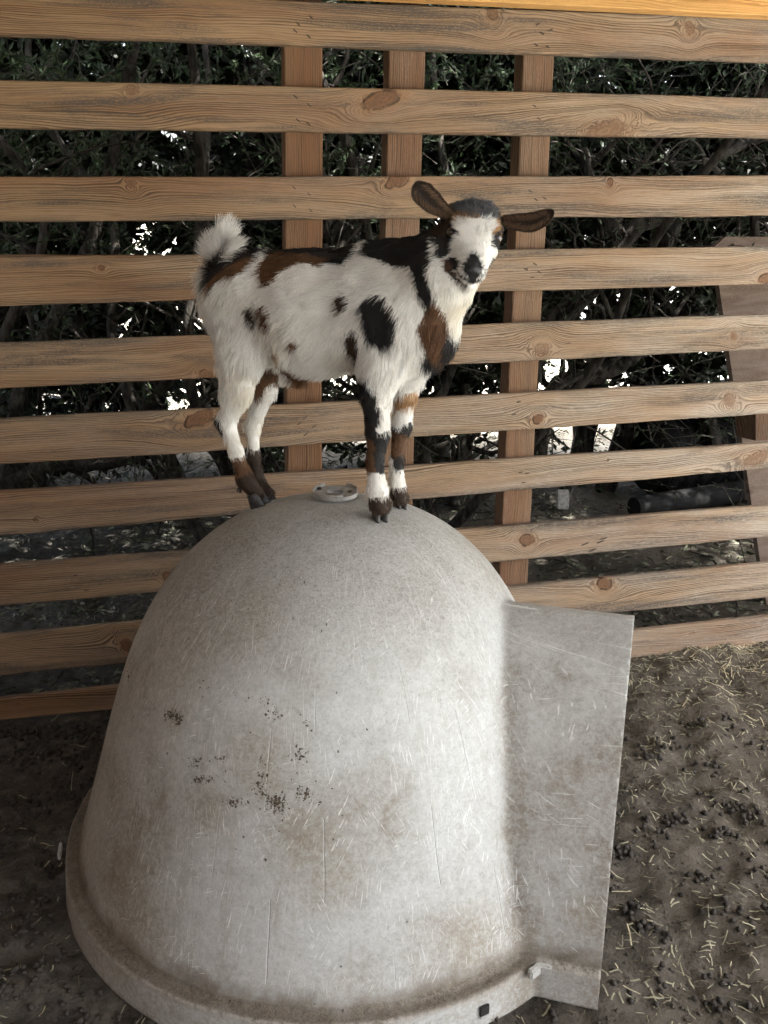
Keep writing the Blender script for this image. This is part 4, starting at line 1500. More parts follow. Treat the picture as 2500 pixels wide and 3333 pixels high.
# ---- coat pattern, in the goat's own side view (forward e, height z) and in the face's own front view (r, u)
WHITE = np.array([.83, .805, .75]); BLACK = np.array([.012, .0105, .010]); BROWN = np.array([.105, .05, .021]); DKB = np.array([.036, .02, .011]); TAN = np.array([.33, .19, .09])
GREYH = np.array([.09, .09, .094])
cA = lambda *p: [(550 + x_ / 2.37, 550 + y_ / 2.37) for x_, y_ in p]        # side photographs, body
cB = lambda *p: [(1250 + x_ / 2.765, 550 + y_ / 2.765) for x_, y_ in p]     # neck
cC = lambda *p: [(650 + x_ / 2.074, 1100 + y_ / 2.074) for x_, y_ in p]     # legs
cD = lambda *p: [(1330 + x_ / 3.318, 580 + y_ / 3.318) for x_, y_ in p]     # head
BODYP = [
    (BLACK, cA((600, 460), (900, 460), (1250, 500), (1370, 540), (1380, 680), (1340, 760), (1250, 740), (1150, 720), (900, 690), (720, 680), (640, 640)), None),
    (BROWN, cA((690, 690), (760, 655), (1000, 665), (1200, 700), (1160, 760), (1080, 735), (960, 735), (880, 790), (850, 860), (770, 910), (710, 870), (680, 790)), None),
    (BLACK, cA((280, 720), (330, 690), (450, 720), (520, 600), (580, 540), (640, 540), (640, 690), (500, 770), (400, 800), (380, 880), (330, 960), (290, 900), (250, 800)), None),
    (BROWN, cA((430, 760), (560, 690), (650, 690), (600, 790), (520, 830), (420, 830), (350, 900), (320, 980), (310, 900), (370, 800)), None),
    (DKB, cA((620, 1040), (690, 1040), (730, 1100), (720, 1180), (680, 1210), (630, 1130)), None),
    (BROWN, cA((740, 1050), (800, 1040), (830, 1120), (850, 1200), (800, 1240), (750, 1200)), None),
    (DKB, cA((1320, 1000), (1370, 960), (1420, 1000), (1420, 1060), (1380, 1110), (1330, 1060)), None),
    (BROWN, cA((960, 1330), (1010, 1310), (1050, 1350), (1010, 1390), (960, 1370)), None),
    (TAN, cA((800, 1410), (850, 1400), (860, 1460), (820, 1490)), None),
    (BLACK, [(1190, 985), (1215, 960), (1265, 962), (1300, 1005), (1308, 1060), (1290, 1115), (1258, 1128), (1215, 1110), (1200, 1060)], None),
    (DKB, [(1130, 1090), (1165, 1070), (1185, 1085), (1175, 1140), (1160, 1180), (1140, 1150)], None),
    (BLACK, cA((1430, 640), (1450, 500), (1800, 480), (2000, 500), (2000, 720), (1720, 735), (1590, 700)), None),
    # neck stripe: black then brown, running down to the breast
    (BLACK, [(1250, 830), (1250, 740), (1300, 720), (1460, 700), (1470, 800), (1440, 830), (1410, 860), (1408, 930), (1425, 985), (1405, 1025), (1385, 985), (1366, 960), (1368, 905), (1345, 866), (1275, 860)], None),
    (BROWN, [(1400, 985), (1425, 960), (1440, 1020), (1442, 1075), (1428, 1100), (1420, 1140), (1405, 1190), (1385, 1180), (1365, 1100), (1362, 1060), (1385, 1020)], None),
    (BLACK, [(1362, 1165), (1385, 1140), (1395, 1185), (1405, 1190), (1420, 1130), (1430, 1090), (1448, 1110), (1448, 1160), (1430, 1210), (1400, 1240), (1365, 1215), (1350, 1190)], None),
    (BROWN, [(880, 1170), (920, 1200), (990, 1240), (1000, 1280), (930, 1285), (880, 1230)], 'low'),
]
LEGP = [  # patches that differ from leg to leg: side +1 near, -1 far
    (BLACK, [(1150, 1225), (1205, 1225), (1235, 1290), (1238, 1350), (1228, 1405), (1290, 1412), (1290, 1450), (1150, 1450), (1150, 1300)], 1),
    (DKB, [(1150, 1300), (1185, 1300), (1195, 1400), (1200, 1440), (1150, 1440)], 1),
    (BLACK, [(1205, 1440), (1290, 1440), (1290, 1560), (1250, 1560), (1225, 1540), (1215, 1470)], 1),
    (BROWN, [(1150, 1425), (1225, 1430), (1215, 1475), (1225, 1535), (1150, 1540)], 1),
    (DKB, [(1160, 1618), (1300, 1622), (1300, 1720), (1160, 1720)], 1),
    (TAN, [(1285, 1290), (1360, 1270), (1350, 1320), (1290, 1335)], -1),
    (BLACK, [(1270, 1375), (1300, 1395), (1355, 1360), (1350, 1400), (1330, 1425), (1325, 1540), (1290, 1530), (1270, 1470)], -1),
    (BROWN, [(1268, 1400), (1310, 1400), (1325, 1430), (1310, 1480), (1285, 1490), (1268, 1470)], -1),
    (DKB, [(1255, 1580), (1345, 1590), (1345, 1700), (1255, 1700)], -1),
    (BROWN, [(725, 1500), (800, 1495), (830, 1540), (850, 1560), (810, 1590), (725, 1600)], 1),
    (DKB, [(745, 1570), (800, 1545), (840, 1540), (900, 1590), (900, 1680), (755, 1680)], 1),
    (BLACK, [(680, 1340), (702, 1360), (716, 1395), (714, 1420), (680, 1400)], 1),
    (DKB, [(810, 1455), (845, 1470), (850, 1540), (920, 1600), (900, 1680), (820, 1640), (800, 1500)], -1),
    (BROWN, [(850, 1180), (905, 1195), (935, 1225), (880, 1250), (862, 1290), (840, 1300), (840, 1230)], -1),
]
FACEP = [  # in the face's own front view
    (TAN, cD((465, 360), (600, 340), (630, 400), (560, 450), (520, 520), (480, 500))),
    (TAN, cD((700, 350), (930, 360), (950, 400), (870, 410), (800, 440), (730, 410))),
    (TAN, cD((990, 440), (1040, 430), (1050, 560), (1000, 580), (960, 640), (940, 620))),
    (DKB, cD((395, 500), (440, 440), (520, 500), (540, 600), (500, 620), (430, 640), (400, 600))),
    (BROWN, cD((490, 520), (540, 540), (530, 600), (495, 570))),
    (BLACK, cD((330, 560), (400, 530), (500, 520), (555, 600), (530, 700), (510, 810), (420, 880), (370, 850), (330, 700))),
    (BLACK, cD((465, 880), (520, 840), (560, 870), (590, 950), (590, 1010), (560, 1030), (500, 1010), (470, 950))),
    (BROWN, cD((415, 900), (470, 900), (525, 1010), (560, 1090), (510, 1080), (450, 1010))),
    (BROWN, cD((940, 620), (990, 570), (1010, 600), (980, 640), (945, 660))),
    (BLACK, cD((905, 700), (940, 630), (985, 585), (1060, 560), (1120, 580), (1110, 700), (1050, 790), (1000, 750), (960, 770), (915, 745))),
    (BLACK, cD((960, 880), (1000, 860), (1010, 920), (940, 1000), (905, 1020), (930, 940))),
    (BLACK, cD((670, 840), (700, 815), (740, 850), (790, 880), (825, 950), (825, 1000), (790, 1020), (745, 1090), (700, 1090), (670, 1020), (632, 960), (640, 900), (665, 890))),
    (BLACK, cD((540, 1010), (590, 1022), (650, 1070), (720, 1098), (790, 1093), (838, 1050), (850, 985), (868, 985), (864, 1060), (815, 1112), (750, 1136), (690, 1132), (620, 1096), (565, 1060))),
    (DKB, cD((640, 1165), (700, 1165), (700, 1215), (650, 1205))),
    (DKB, cD((425, 940), (455, 930), (500, 1020), (560, 1090), (610, 1130), (650, 1170), (630, 1190), (560, 1130), (480, 1060))),  # jaw edge: rim of the cheek patch plus painted shade below it
]
def inpoly(U, W, poly):
    r = np.zeros(U.shape, bool); n = len(poly); j = n - 1
    for i in range(n):
        xi, yi = poly[i]; xj, yj = poly[j]
        if yi != yj:
            c = ((yi > W) != (yj > W)) & (U < (xj - xi) * (W - yi) / (yj - yi) + xi)
            r ^= c
        j = i
    return r
def side_uv(p): p = np.asarray(p); return (p - GM) @ ge, p[..., 2]
def face_uv(p): q = np.asarray(p) - HO; return q @ R0, q @ U0
def conv_side(poly, t): return [tuple(float(v) for v in side_uv(gp(a, b, t))) for a, b in poly]
BODYC = [(c, conv_side(p, .075), f) for c, p, f in BODYP]
LEGC = [(c, conv_side(p, .085 if s > 0 else -.04), s) for c, p, s in LEGP]
FACEC = [(c, [tuple(float(v) for v in face_uv(on_plane(a, b, HO - np.array([0, .035 + .0002 * max(0, b - 757), 0]), np.array([0, 1., 0])))) for a, b in p]) for c, p in FACEP]
chest_x = float(side_uv(gp(1440, 1000, 0))[0])
belly_z = float(gp(1000, 1215, .05)[2])
head_c = hp(0, .02, -.05)


def head_w(P):
    """1 on the head, 0 on the neck"""
    q = P - HO
    d = q @ HD; n_ = q @ HN; r_ = q @ HR
    rad = np.sqrt(r_ ** 2 + (d - .02) ** 2 * .55 + (n_ + .04) ** 2)
    w = np.clip((.085 - rad) / .008, 0, 1)
    return w * np.clip((n_ + .098) / .01, 0, 1)


def coat(P, jit=.004):
    n = len(P)
    Pj = P + (fbm(P, 70, 2, 31)[:, None] * [1, .3, .8]) * jit * 1.1
    u, w = side_uv(Pj)
    t = (P - GM) @ gn
    col = np.tile(WHITE, (n, 1))
    for c, poly, f in BODYC:
        m = inpoly(u, w, poly)
        if f == 'low': m &= (t < .06)
        col[m] = c
    for c, poly, s in LEGC:
        m = inpoly(u, w, poly) & (t * s > .0)
        col[m] = c
    # underside slightly tan
    hw = head_w(P)
    fu, fv = face_uv(Pj)
    H_ = hw > .5
    q = P - HO
    hcol = np.tile(WHITE, (n, 1))
    for c, poly in FACEC:
        hcol[inpoly(fu, fv, poly)] = c
    d = q @ HD + fbm(P, 60, 2, 8) * .004; nn_ = q @ HN
    crown = d < -.033 + .012 * np.cos((q @ HR) / .03)
    hcol[crown] = GREYH
    rim_ = (~crown) & (d < -.022 + .012 * np.cos((q @ HR) / .03)) & (vnoise(P, 60, 3) > -.1)
    hcol[rim_ & (vnoise(P, 45, 6) > .25)] = TAN * .7 if n > 1000 and n != len(GV) else WHITE
    back = nn_ < -.085
    hcol[back & (d < .03)] = BLACK
    side_ = (np.abs(q @ HR) > .044) & (d < .0)
    hcol[side_] = DKB
    col[H_] = hcol[H_]
    return col


# ---- fur direction field (guides: position, direction, length, lift)
G = []
def guide(a, t, d2, L, lift, dt=0.0):
    """direction given in the side view: (along photo x, along photo down)"""
    v = ge * d2[0] - np.array([0, 0, 1.0]) * d2[1] + gn * dt
    G.append((gp(*a, t), v / np.linalg.norm(v), L, lift))
for t in (.09, -.09, 0):
    guide((730, 880), t, (-.4, 1), .028, .45)
    guide((800, 840), t, (-1, .35), .024, .28)
    guide((1000, 840), t, (-1, .25), .020, .22)
    guide((1250, 850), t, (-1, .2), .022, .32)
    guide((1380, 840), t, (-.8, .5), .020, .35)
    guide((900, 960), t, (-1, .45), .024, .26)
    guide((1100, 980), t, (-1, .35), .024, .26)
    guide((1000, 1100), t, (-.8, .75), .026, .28)
    guide((900, 1180), t, (-.5, 1), .026, .3)
    guide((1100, 1200), t, (-.6, 1), .028, .32)
    guide((1000, 1250), t, (-.7, .8), .026, .35)
    guide((1200, 1120), t, (-.35, 1), .026, .3)
    guide((1290, 1020), t, (-.55, 1), .024, .3)
    guide((1300, 1180), t, (.05, 1), .030, .3)
    guide((1230, 1230), t, (-.05, 1), .026, .3)
    guide((700, 960), t, (-.35, 1), .032, .42)
    guide((690, 1060), t, (-.15, 1), .030, .4)
    guide((790, 1040), t, (-.35, 1), .026, .28)
    guide((790, 1180), t, (-.1, 1), .028, .3)
    guide((760, 1270), t, (-.15, 1), .028, .34)
    guide((720, 1350), t, (-.1, 1), .022, .36)
    guide((750, 1430), t, (.15, 1), .016, .25)
    guide((790, 1530), t, (.3, 1), .014, .28)
    guide((830, 1590), t, (.5, 1), .013, .45)
    guide((1225, 1320), t, (-.12, 1), .020, .3)
    guide((1225, 1440), t, (0, 1), .014, .26)
    guide((1225, 1540), t, (0, 1), .014, .26)
    guide((1232, 1620), t, (0, 1), .017, .35)
    guide((1300, 1420), t, (0, 1), .014, .26)
    guide((1300, 1580), t, (.05, 1), .015, .33)
    guide((860, 1260), t, (-.1, 1), .02, .3)
    guide((825, 1450), t, (0, 1), .014, .28)
guide((1450, 900), .09, (-.25, 1), .022, .28)
guide((1410, 1000), .09, (-.1, 1), .024, .28)
guide((1500, 950), .08, (.05, 1), .022, .28)
guide((1480, 1050), .08, (-.1, 1), .024, .3)
guide((1440, 1150), .06, (-.15, 1), .028, .34)
guide((1400, 1210), .04, (-.2, 1), .030, .38)
# tail
for (a, d2) in (((700, 850), (-.75, -.7)), ((690, 820), (-.45, -1)), ((725, 780), (.15, -1)), ((730, 815), (.5, -1)), ((688, 866), (-.9, -.1))):
    for t in (.02, -.02): guide(a, t, d2, .060, .36)
# head guides: hair runs from the nose up and outward
HG = []
def hguide(r, d, n_, v, L, lift):
    w = HR * v[0] + HD * v[1] + HN * v[2]
    HG.append((hp(r, d, n_), w / np.linalg.norm(w), L, lift))
for s in (-1, 1):
    hguide(s * .004, .06, -.004, (s * .2, -1, 0), .007, .22)
    hguide(s * .010, .02, .0, (s * .45, -1, 0), .009, .2)
    hguide(s * .012, -.02, -.005, (s * .3, -1, 0), .013, .25)
    hguide(s * .035, .0, -.02, (s * .9, -.6, -.2), .011, .25)
    hguide(s * .045, .02, -.04, (s * .5, .3, -1), .013, .36)
    hguide(s * .03, .05, -.035, (s * .8, -.2, -.6), .010, .34)
    hguide(s * .02, .10, -.045, (s * .6, -.3, -.8), .008, .34)
    hguide(s * .012, .105, -.065, (s * .3, .1, -1), .011, .45)
    hguide(s * .03, .05, -.08, (s * .2, .1, -1), .013, .35)
    hguide(s * .045, -.04, -.05, (s * .8, -.5, -.4), .012, .35)
hguide(0, -.065, -.03, (0, -1, .3), .024, .7)
hguide(.02, -.05, -.02, (.6, -1, .1), .016, .6)
hguide(-.02, -.05, -.02, (-.6, -.6, .1), .016, .6)


def field(P, GG):
    gpz = np.array([g[0] for g in GG]); gv = np.array([g[1] for g in GG]); gl = np.array([g[2] for g in GG]); gf = np.array([g[3] for g in GG])
    out_v = np.zeros_like(P); out_l = np.zeros(len(P)); out_f = np.zeros(len(P))
    for s in range(0, len(P), 20000):
        p = P[s:s + 20000]
        d2 = ((p[:, None] - gpz[None]) ** 2).sum(-1)
        w = 1 / (d2 + 2e-5) ** 2.0
        w /= w.sum(1)[:, None]
        out_v[s:s + 20000] = w @ gv; out_l[s:s + 20000] = w @ gl; out_f[s:s + 20000] = w @ gf
    return out_v / (np.linalg.norm(out_v, axis=1)[:, None] + 1e-9), out_l, out_f


# hair roots
NH = 150000
fc = GV[GQ].mean(1)
hwf = head_w(fc)
tailw = np.exp(-(((fc - gp(712, 810, 0)) ** 2).sum(1)) / .035 ** 2)
wgt = farea * (1 + hwf * 2.2 + tailw * 4)
pick = rng.choice(len(GQ), NH, p=wgt / wgt.sum())
a, b = rng.uniform(size=NH), rng.uniform(size=NH)
q = GV[GQ[pick]]
RP = (q[:, 0] * ((1 - a) * (1 - b))[:, None] + q[:, 1] * (a * (1 - b))[:, None] + q[:, 2] * (a * b)[:, None] + q[:, 3] * ((1 - a) * b)[:, None])
qn = GN[GQ[pick]]
RN = qn[:, 0] * ((1 - a) * (1 - b))[:, None] + qn[:, 1] * (a * (1 - b))[:, None] + qn[:, 2] * (a * b)[:, None] + qn[:, 3] * ((1 - a) * b)[:, None]
RN /= np.linalg.norm(RN, axis=1)[:, None]
# no hair on the nose, in the eyes, on the mouth line
NOSE = hp(0, .1235, -.0335)
keep = np.linalg.norm((RP - NOSE), axis=1) > .0135
for s in (-1, 1): keep &= np.linalg.norm(RP - EYE[s], axis=1) > .0165
RP, RN = RP[keep], RN[keep]
hw = head_w(RP)
v1, l1, f1 = field(RP, G); v2, l2, f2 = field(RP, HG)
Vd = v1 * (1 - hw)[:, None] + v2 * hw[:, None]; Ln = l1 * (1 - hw) + l2 * hw; Lf = f1 * (1 - hw) + f2 * hw
Lf = np.clip(Lf + hw * .18, 0, .85)
cl = coat(RP + rng.normal(size=RP.shape) * (.0022 - .0014 * (hw > .5))[:, None])
# colour noise
lum = rng.normal(size=len(RP))[:, None] * .09 + fbm(RP, 26, 3, 77)[:, None] * .07
iswhite = cl[:, :1] > .5
cl = np.where(iswhite, cl * (1 + lum) * np.where(rng.uniform(size=(len(RP), 1)) < .06, .6, 1), cl * (1 + lum * 4 + rng.uniform(-.1, .5, (len(RP), 1))))
yel = np.clip(fbm(RP, 9, 2, 5)[:, None] * .6, 0, 1)
cl = np.where(iswhite, cl * (1 - yel * np.array([.04, .1, .22])), cl)
hwf_ = (head_w(RP) > .5)[:, None]
cl = np.where(hwf_ & iswhite, cl * (1 + fbm(RP * [1.6, 1, .45], 260, 2, 41)[:, None] * .16), cl)
cl = np.clip(cl, .004, .9)
Ln = Ln * rng.uniform(.5, 1.1, len(RP)) * (1 + .35 * hw)
isgrey = np.abs(cl[:, 0] - cl[:, 2]) < .0  # placeholder mask
hq = RP - HO
crownm = (hw > .5) & ((hq @ HD) < -.036)
tang = Vd - RN * np.sum(Vd * RN, axis=1)[:, None]
tang /= np.linalg.norm(tang, axis=1)[:, None] + 1e-9
wob = np.stack([vnoise(RP, 42, 50 + k) for k in range(3)], 1)
tang = tang + wob * .38 + rng.normal(size=RP.shape) * .10
tang /= np.linalg.norm(tang, axis=1)[:, None]
D0 = tang * np.sqrt(1 - np.clip(Lf, 0, .9) ** 2)[:, None] + RN * Lf[:, None]
K = 6
PTS = np.zeros((len(RP), K, 3), np.float32)
PTS[:, 0] = RP - RN * .002
dcur = D0 + RN * .25
curlax = rng.normal(size=RP.shape)
for k in range(1, K):
    step = dcur / np.linalg.norm(dcur, axis=1)[:, None]
    PTS[:, k] = PTS[:, k - 1] + step * (Ln / (K - 1))[:, None]
    dcur = dcur * .7 + tang * .3 - np.array([0, 0, .05])
    dcur[crownm] += (np.sin(RP[crownm] * 420 + k * 1.9) * 1.1)
# clumping towards neighbours
nc = 5200
ci = rng.choice(len(RP), nc, replace=False)
kd = kdtree.KDTree(nc)
for j, i in enumerate(ci): kd.insert(RP[i], j)
kd.balance()
near = np.array([kd.find(p)[1] for p in RP])
tgt = PTS[ci[near]]
offroot = (tgt[:, :1] - PTS[:, :1])
cf_ = (np.linspace(0, 1, K) ** 1.4 * .46)[None, :, None] * rng.uniform(.3, 1.1, (len(RP), 1, 1))
PTS = PTS * (1 - cf_) + (tgt) * cf_

goat = empty('goat', tuple(goat_org), label='white pygmy goat kid with black and brown patches standing on the dome kennel', cat='goat')
# skin
hide = M('goat_hide')
ca = hide.nt.nodes.new('ShaderNodeAttribute'); ca.attribute_name = 'coat'
hide_mat = hide.set(ca.outputs['Color'], .8, hide.noise(hide.pos, 700, 2), .0005, .6)
bo = mesh_np('body', GV - goat_org, GQ, hide_mat, goat, smooth=True)
vc = coat(GV)
vc[np.linalg.norm(GV - NOSE, axis=1) < .02] = BLACK
for s in (-1, 1): vc[np.linalg.norm(GV - EYE[s], axis=1) < .015] = BLACK * 1.4
at = bo.data.attributes.new('coat', 'FLOAT_COLOR', 'POINT')
at.data.foreach_set('color', np.concatenate([vc * .8, np.ones((len(vc), 1))], 1).astype(np.float32).ravel())


def make_hair(name, PTS, col, r0, mat, parent):
    n, K_, _ = PTS.shape
    hc_ = bpy.data.hair_curves.new(name)
    hc_.add_curves([K_] * n)
    hc_.points.foreach_set('position', (PTS - goat_org).astype(np.float32).ravel())
    r = (np.linspace(1, .25, K_)[None] * np.asarray(r0).reshape(-1, 1) * np.ones((n, K_))).astype(np.float32)
    ra = hc_.attributes.get('radius') or hc_.attributes.new('radius', 'FLOAT', 'POINT')
    ra.data.foreach_set('value', r.ravel())
    ac = hc_.attributes.new('coat', 'FLOAT_COLOR', 'CURVE')
    ac.data.foreach_set('color', np.concatenate([col, np.ones((n, 1))], 1).astype(np.float32).ravel())
    hc_.materials.append(mat)
    o = bpy.data.objects.new(name, hc_)
    link(o, parent)
    return o


hm = M('goat_fur')
ca = hm.nt.nodes.new('ShaderNodeAttribute'); ca.attribute_name = 'coat'
fur_mat = hm.set(ca.outputs['Color'], .55, spec=.25)
rad = np.where(hw > .5, .00022, .00032)
fur = make_hair('fur', PTS, cl, rad, fur_mat, goat)

# ---- ears
EARB = np.array([.075, .045, .026])
def ear(side):
    if side < 0:   # the goat's ear on the left of the picture: up and out
        ctr = [(1492, 716), (1450, 690), (1408, 660), (1374, 628), (1352, 594)]
        wid = [14, 21, 35, 37, 26]
        upv = np.array([.62, 0, .78])
    else:
        ctr = [(1632, 716), (1680, 722), (1724, 724), (1764, 710), (1802, 686)]
        wid = [15, 26, 31, 26, 18]
        upv = np.array([.0, 0, 1.0])
    Yb = HEAD_Y + .040
    C = catmull([at_y(a, b, Yb - i * .004) for i, (a, b) in enumerate(ctr)], 26)
    sq_ = np.linspace(0, 1, 26) ** .8
    C = np.stack([np.interp(sq_, np.linspace(0, 1, 26), C[:, q]) for q in range(3)], 1)
    W = np.interp(sq_, [0, .25, .5, .75, 1], wid) * .00063 * np.sqrt(np.clip(1 - np.clip((sq_ - .74) / .262, 0, 1) ** 2.4, 0.0006, 1))
    T = np.gradient(C, axis=0); T /= np.linalg.norm(T, axis=1)[:, None]
    fw = np.array([.08, -1, .05]); fw /= np.linalg.norm(fw)
    S = np.cross(T, fw); S /= np.linalg.norm(S, axis=1)[:, None]
    if side > 0: S = -S
    m = 15
    V = []; th = .0016
    for layer in (0, 1):
        for i in range(26):
            cup = .75 - .35 * i / 25
            for j in range(m):
                a = (j / (m - 1) - .5) * 2
                ang = a * 1.25
                off = S[i] * math.sin(ang) / math.sin(1.25) * W[i] + fw * (1 - math.cos(ang)) * W[i] * cup * 1.2
                V.append(C[i] + off - fw * (th * (1 - .6 * abs(a)) if layer else 0))
    V = np.array(V); F = []
    o_ = 26 * m
    for i in range(25):
        for j in range(m - 1):
            a0 = i * m + j
            F.append((a0, a0 + 1, a0 + m + 1, a0 + m)); F.append((o_ + a0, o_ + a0 + m, o_ + a0 + m + 1, o_ + a0 + 1))
        for j in (0, m - 1):
            a0 = i * m + j
            F.append((a0, a0 + m, o_ + a0 + m, o_ + a0) if j == 0 else (a0, o_ + a0, o_ + a0 + m, a0 + m))
    for j in range(m - 1):
        a0 = 25 * m + j; F.append((a0, a0 + 1, o_ + a0 + 1, o_ + a0))
    e = mesh_np('ear', V - goat_org, F, hide_mat, goat, smooth=True)
    jj = np.tile(np.arange(m), 52); lay = np.repeat([0, 1], o_); ii_ = np.tile(np.repeat(np.arange(26), m), 2)
    edge = np.abs(jj - 7) / 7
    col = np.where((edge > .8)[:, None], EARB * .6, DKB * .5)
    col = np.where((lay == 1)[:, None], np.where((ii_ < 8)[:, None] & (jj < 7)[:, None], WHITE * .6, EARB * .6), col)
    ac = e.data.attributes.new('coat', 'FLOAT_COLOR', 'POINT')
    ac.data.foreach_set('color', np.concatenate([col, np.ones((len(col), 1))], 1).astype(np.float32).ravel())
    # short hair: inside long pale wisps, outside velvet
    n = 9000
    ii2 = rng.uniform(0, 24.5, n); jj2 = rng.uniform(0, m - 1.001, n); ly = rng.integers(0, 2, n)
    i0 = ii2.astype(int); j0 = jj2.astype(int); fa = (ii2 - i0)[:, None]; fb = (jj2 - j0)[:, None]
    G_ = V.reshape(2, 26, m, 3)
    p = (G_[ly, i0, j0] * (1 - fa) * (1 - fb) + G_[ly, i0 + 1, j0] * fa * (1 - fb) + G_[ly, i0, j0 + 1] * (1 - fa) * fb + G_[ly, i0 + 1, j0 + 1] * fa * fb)
    du = G_[ly, i0 + 1, j0] - G_[ly, i0, j0]; dv = G_[ly, i0, j0 + 1] - G_[ly, i0, j0]
    nr = np.cross(du, dv); nr /= np.linalg.norm(nr, axis=1)[:, None] + 1e-9
    sgn = np.sign(nr @ fw) * np.where(ly == 0, 1, -1); nr *= sgn[:, None]
    du /= np.linalg.norm(du, axis=1)[:, None] + 1e-9
    ed = np.abs(jj2 - 7) / 7
    inner = (ly == 0)
    mid = inner & (np.abs(ed - .62) < .05 + .22 * rng.uniform(size=n)) & (ii2 < rng.uniform(8, 22, n))
    Lh = np.where(mid, .013, np.where(inner, .0035, .0045)) * rng.uniform(.6, 1.2, n)
    dd = du * .9 + nr * np.where(mid, .5, .3)[:, None] + rng.normal(size=(n, 3)) * .15
    dd += S[i0] * (np.sign(7 - jj2) * np.where(mid, .7, 0))[:, None]
    dd /= np.linalg.norm(dd, axis=1)[:, None]
    PT = p[:, None] + dd[:, None] * (np.linspace(0, 1, 4)[None, :] * Lh[:, None])[..., None]
    c = np.where((ed > .8)[:, None], EARB * .7, np.where(inner[:, None], DKB * .55, EARB * .6))
    c = np.where(mid[:, None], EARB * rng.uniform(1.0, 2.4, (n, 1)), c)
    c = c * (1 + rng.normal(size=(n, 1)) * .25)
    o2 = make_hair('ear_fur', PT, np.clip(c, .004, .9), .00022, fur_mat, goat)
ear(-1); ear(1)

# ---- eyes
eye_m = M('goat_iris')
rr_e = eye_m.sep(eye_m.obj)
ex, ey, ez = rr_e
dist_ = (ex * ex + ez * ez).sqrt()
pupil = (ex * ex * .16 + ez * ez * 2.6).sqrt().ss(.30, .24)
front = ey.ss(-.2, -.5)
iris = dist_.ss(.78, .70)
ic = eye_m.mix(iris, (.015, .012, .011), (.045, .03, .018))
ic = eye_m.mix(pupil, ic, (.004, .004, .006))
eye_mat = eye_m.set(ic, .05, spec=.8)
lid_m = simple('eyelid', (.012, .01, .01), (.03, .025, .022), 200, .5)
for s in (-1, 1):
    bm = bmesh.new(); bmesh.ops.create_uvsphere(bm, u_segments=24, v_segments=16, radius=1)
    o = bm_obj('eye', bm, eye_mat, goat, True)
    c = EYE[s] - (HR * s) * -.0
    look = HR * s * .62 + Fh * .75 + U0 * .12; look /= np.linalg.norm(look)
    zz_ = HU - look * np.dot(HU, look); zz_ /= np.linalg.norm(zz_)
    xx_ = np.cross(-look, zz_)
    R3 = Matrix([[xx_[i], -look[i], zz_[i]] for i in range(3)]).to_4x4()
    o.matrix_local = Matrix.Translation(Vector(c - goat_org - look * .0022)) @ R3 @ Matrix.Diagonal((.0110, .0110, .0110, 1))
    # lids: two thin crescents
    for up in (1, -1):
        Pq = []
        for a in np.linspace(-1.45, 1.45, 15):
            v_ = xx_ * math.sin(a) * .0125 + zz_ * up * (math.cos(a) * (.0066 if up > 0 else .0056)) + look * (.0098 * math.cos(a * .9) - .0052)
            Pq.append(c + v_ - goat_org)
        Vt, Ft = tube(Pq, [.0008] + [.0022 if up > 0 else .0016] * 13 + [.0008], 8)
        mesh_np('eyelid', Vt, Ft, lid_m, o).matrix_parent_inverse = o.matrix_local.inverted()

# ---- nose pad
NPR = []
def nc_(a, b, ra, rb, k=.006): NPR.append((hp(*a), hp(*b), ra, rb, k, 1.0, gn))
nc_((-.006, .119, -.026), (.006, .119, -.026), .0105, .0105)
nc_((0, .104, -.0185), (0, .115, -.022), .0078, .0095)
nc_((-.0125, .119, -.0325), (-.0125, .123, -.038), .0062, .0052)
nc_((.0125, .119, -.0325), (.0125, .123, -.038), .0062, .0052)
nc_((0, .124, -.034), (0, .125, -.046), .0085, .006)
al_ = np.array([p[0] for p in NPR] + [p[1] for p in NPR]); lo2 = al_.min(0) - .02; hi2 = al_.max(0) + .02
cn2 = .0008
Fn, on_ = eval_sdf(NPR, lo2, hi2, cn2)
gx = np.arange(lo2[0], hi2[0], cn2); gy = np.arange(lo2[1], hi2[1], cn2); gz = np.arange(lo2[2], hi2[2], cn2)
for s in (-1, 1):
    a_ = hp(s * .0075, .1285, -.0270); b_ = hp(s * .0135, .1275, -.0335)
    X = gx[:, None, None]; Y = gy[None, :, None]; Z = gz[None, None, :]
    d = b_ - a_; px_, py_, pz_ = X - a_[0], Y - a_[1], Z - a_[2]
    t = np.clip((px_ * d[0] + py_ * d[1] + pz_ * d[2]) / (d @ d), 0, 1)
    dd = np.sqrt((px_ - t * d[0]) ** 2 + (py_ - t * d[1]) ** 2 + (pz_ - t * d[2]) ** 2) - .0030
    Fn = -smin(-Fn, dd.astype(np.float32), .002)
Vn, Qn = surface_nets(Fn, on_, cn2)
Nn, _, _ = vnormals(Vn, Qn)
if np.mean(np.sum(Nn * (Vn - Vn.mean(0)), axis=1)) < 0: Qn = Qn[:, ::-1]
nm_ = M('nose_leather')
nvo = nm_.vor(nm_.pos, 900)
nose_mat = nm_.set(nm_.mix(nvo.ss(.1, .6), (.007, .0065, .007), (.018, .017, .018)), .42, nvo, .0004, .8, .5)
mesh_np('nose', Vn - goat_org, Qn, nose_mat, goat, smooth=True)
# mouth line
P_ = [hp(r, d, n_) for r, d, n_ in ((-.027, .098, -.056), (-.019, .112, -.054), (-.009, .121, -.0515), (0, .1255, -.050), (.009, .121, -.0515), (.019, .112, -.054), (.027, .098, -.056))]
Vt, Ft = tube(np.array(catmull(P_, 20)) - goat_org, np.interp(np.linspace(-1, 1, 20), [-1, 0, 1], [.0010, .0022, .0010]), 8)
mesh_np('lips', Vt, Ft, lid_m, goat, smooth=True)

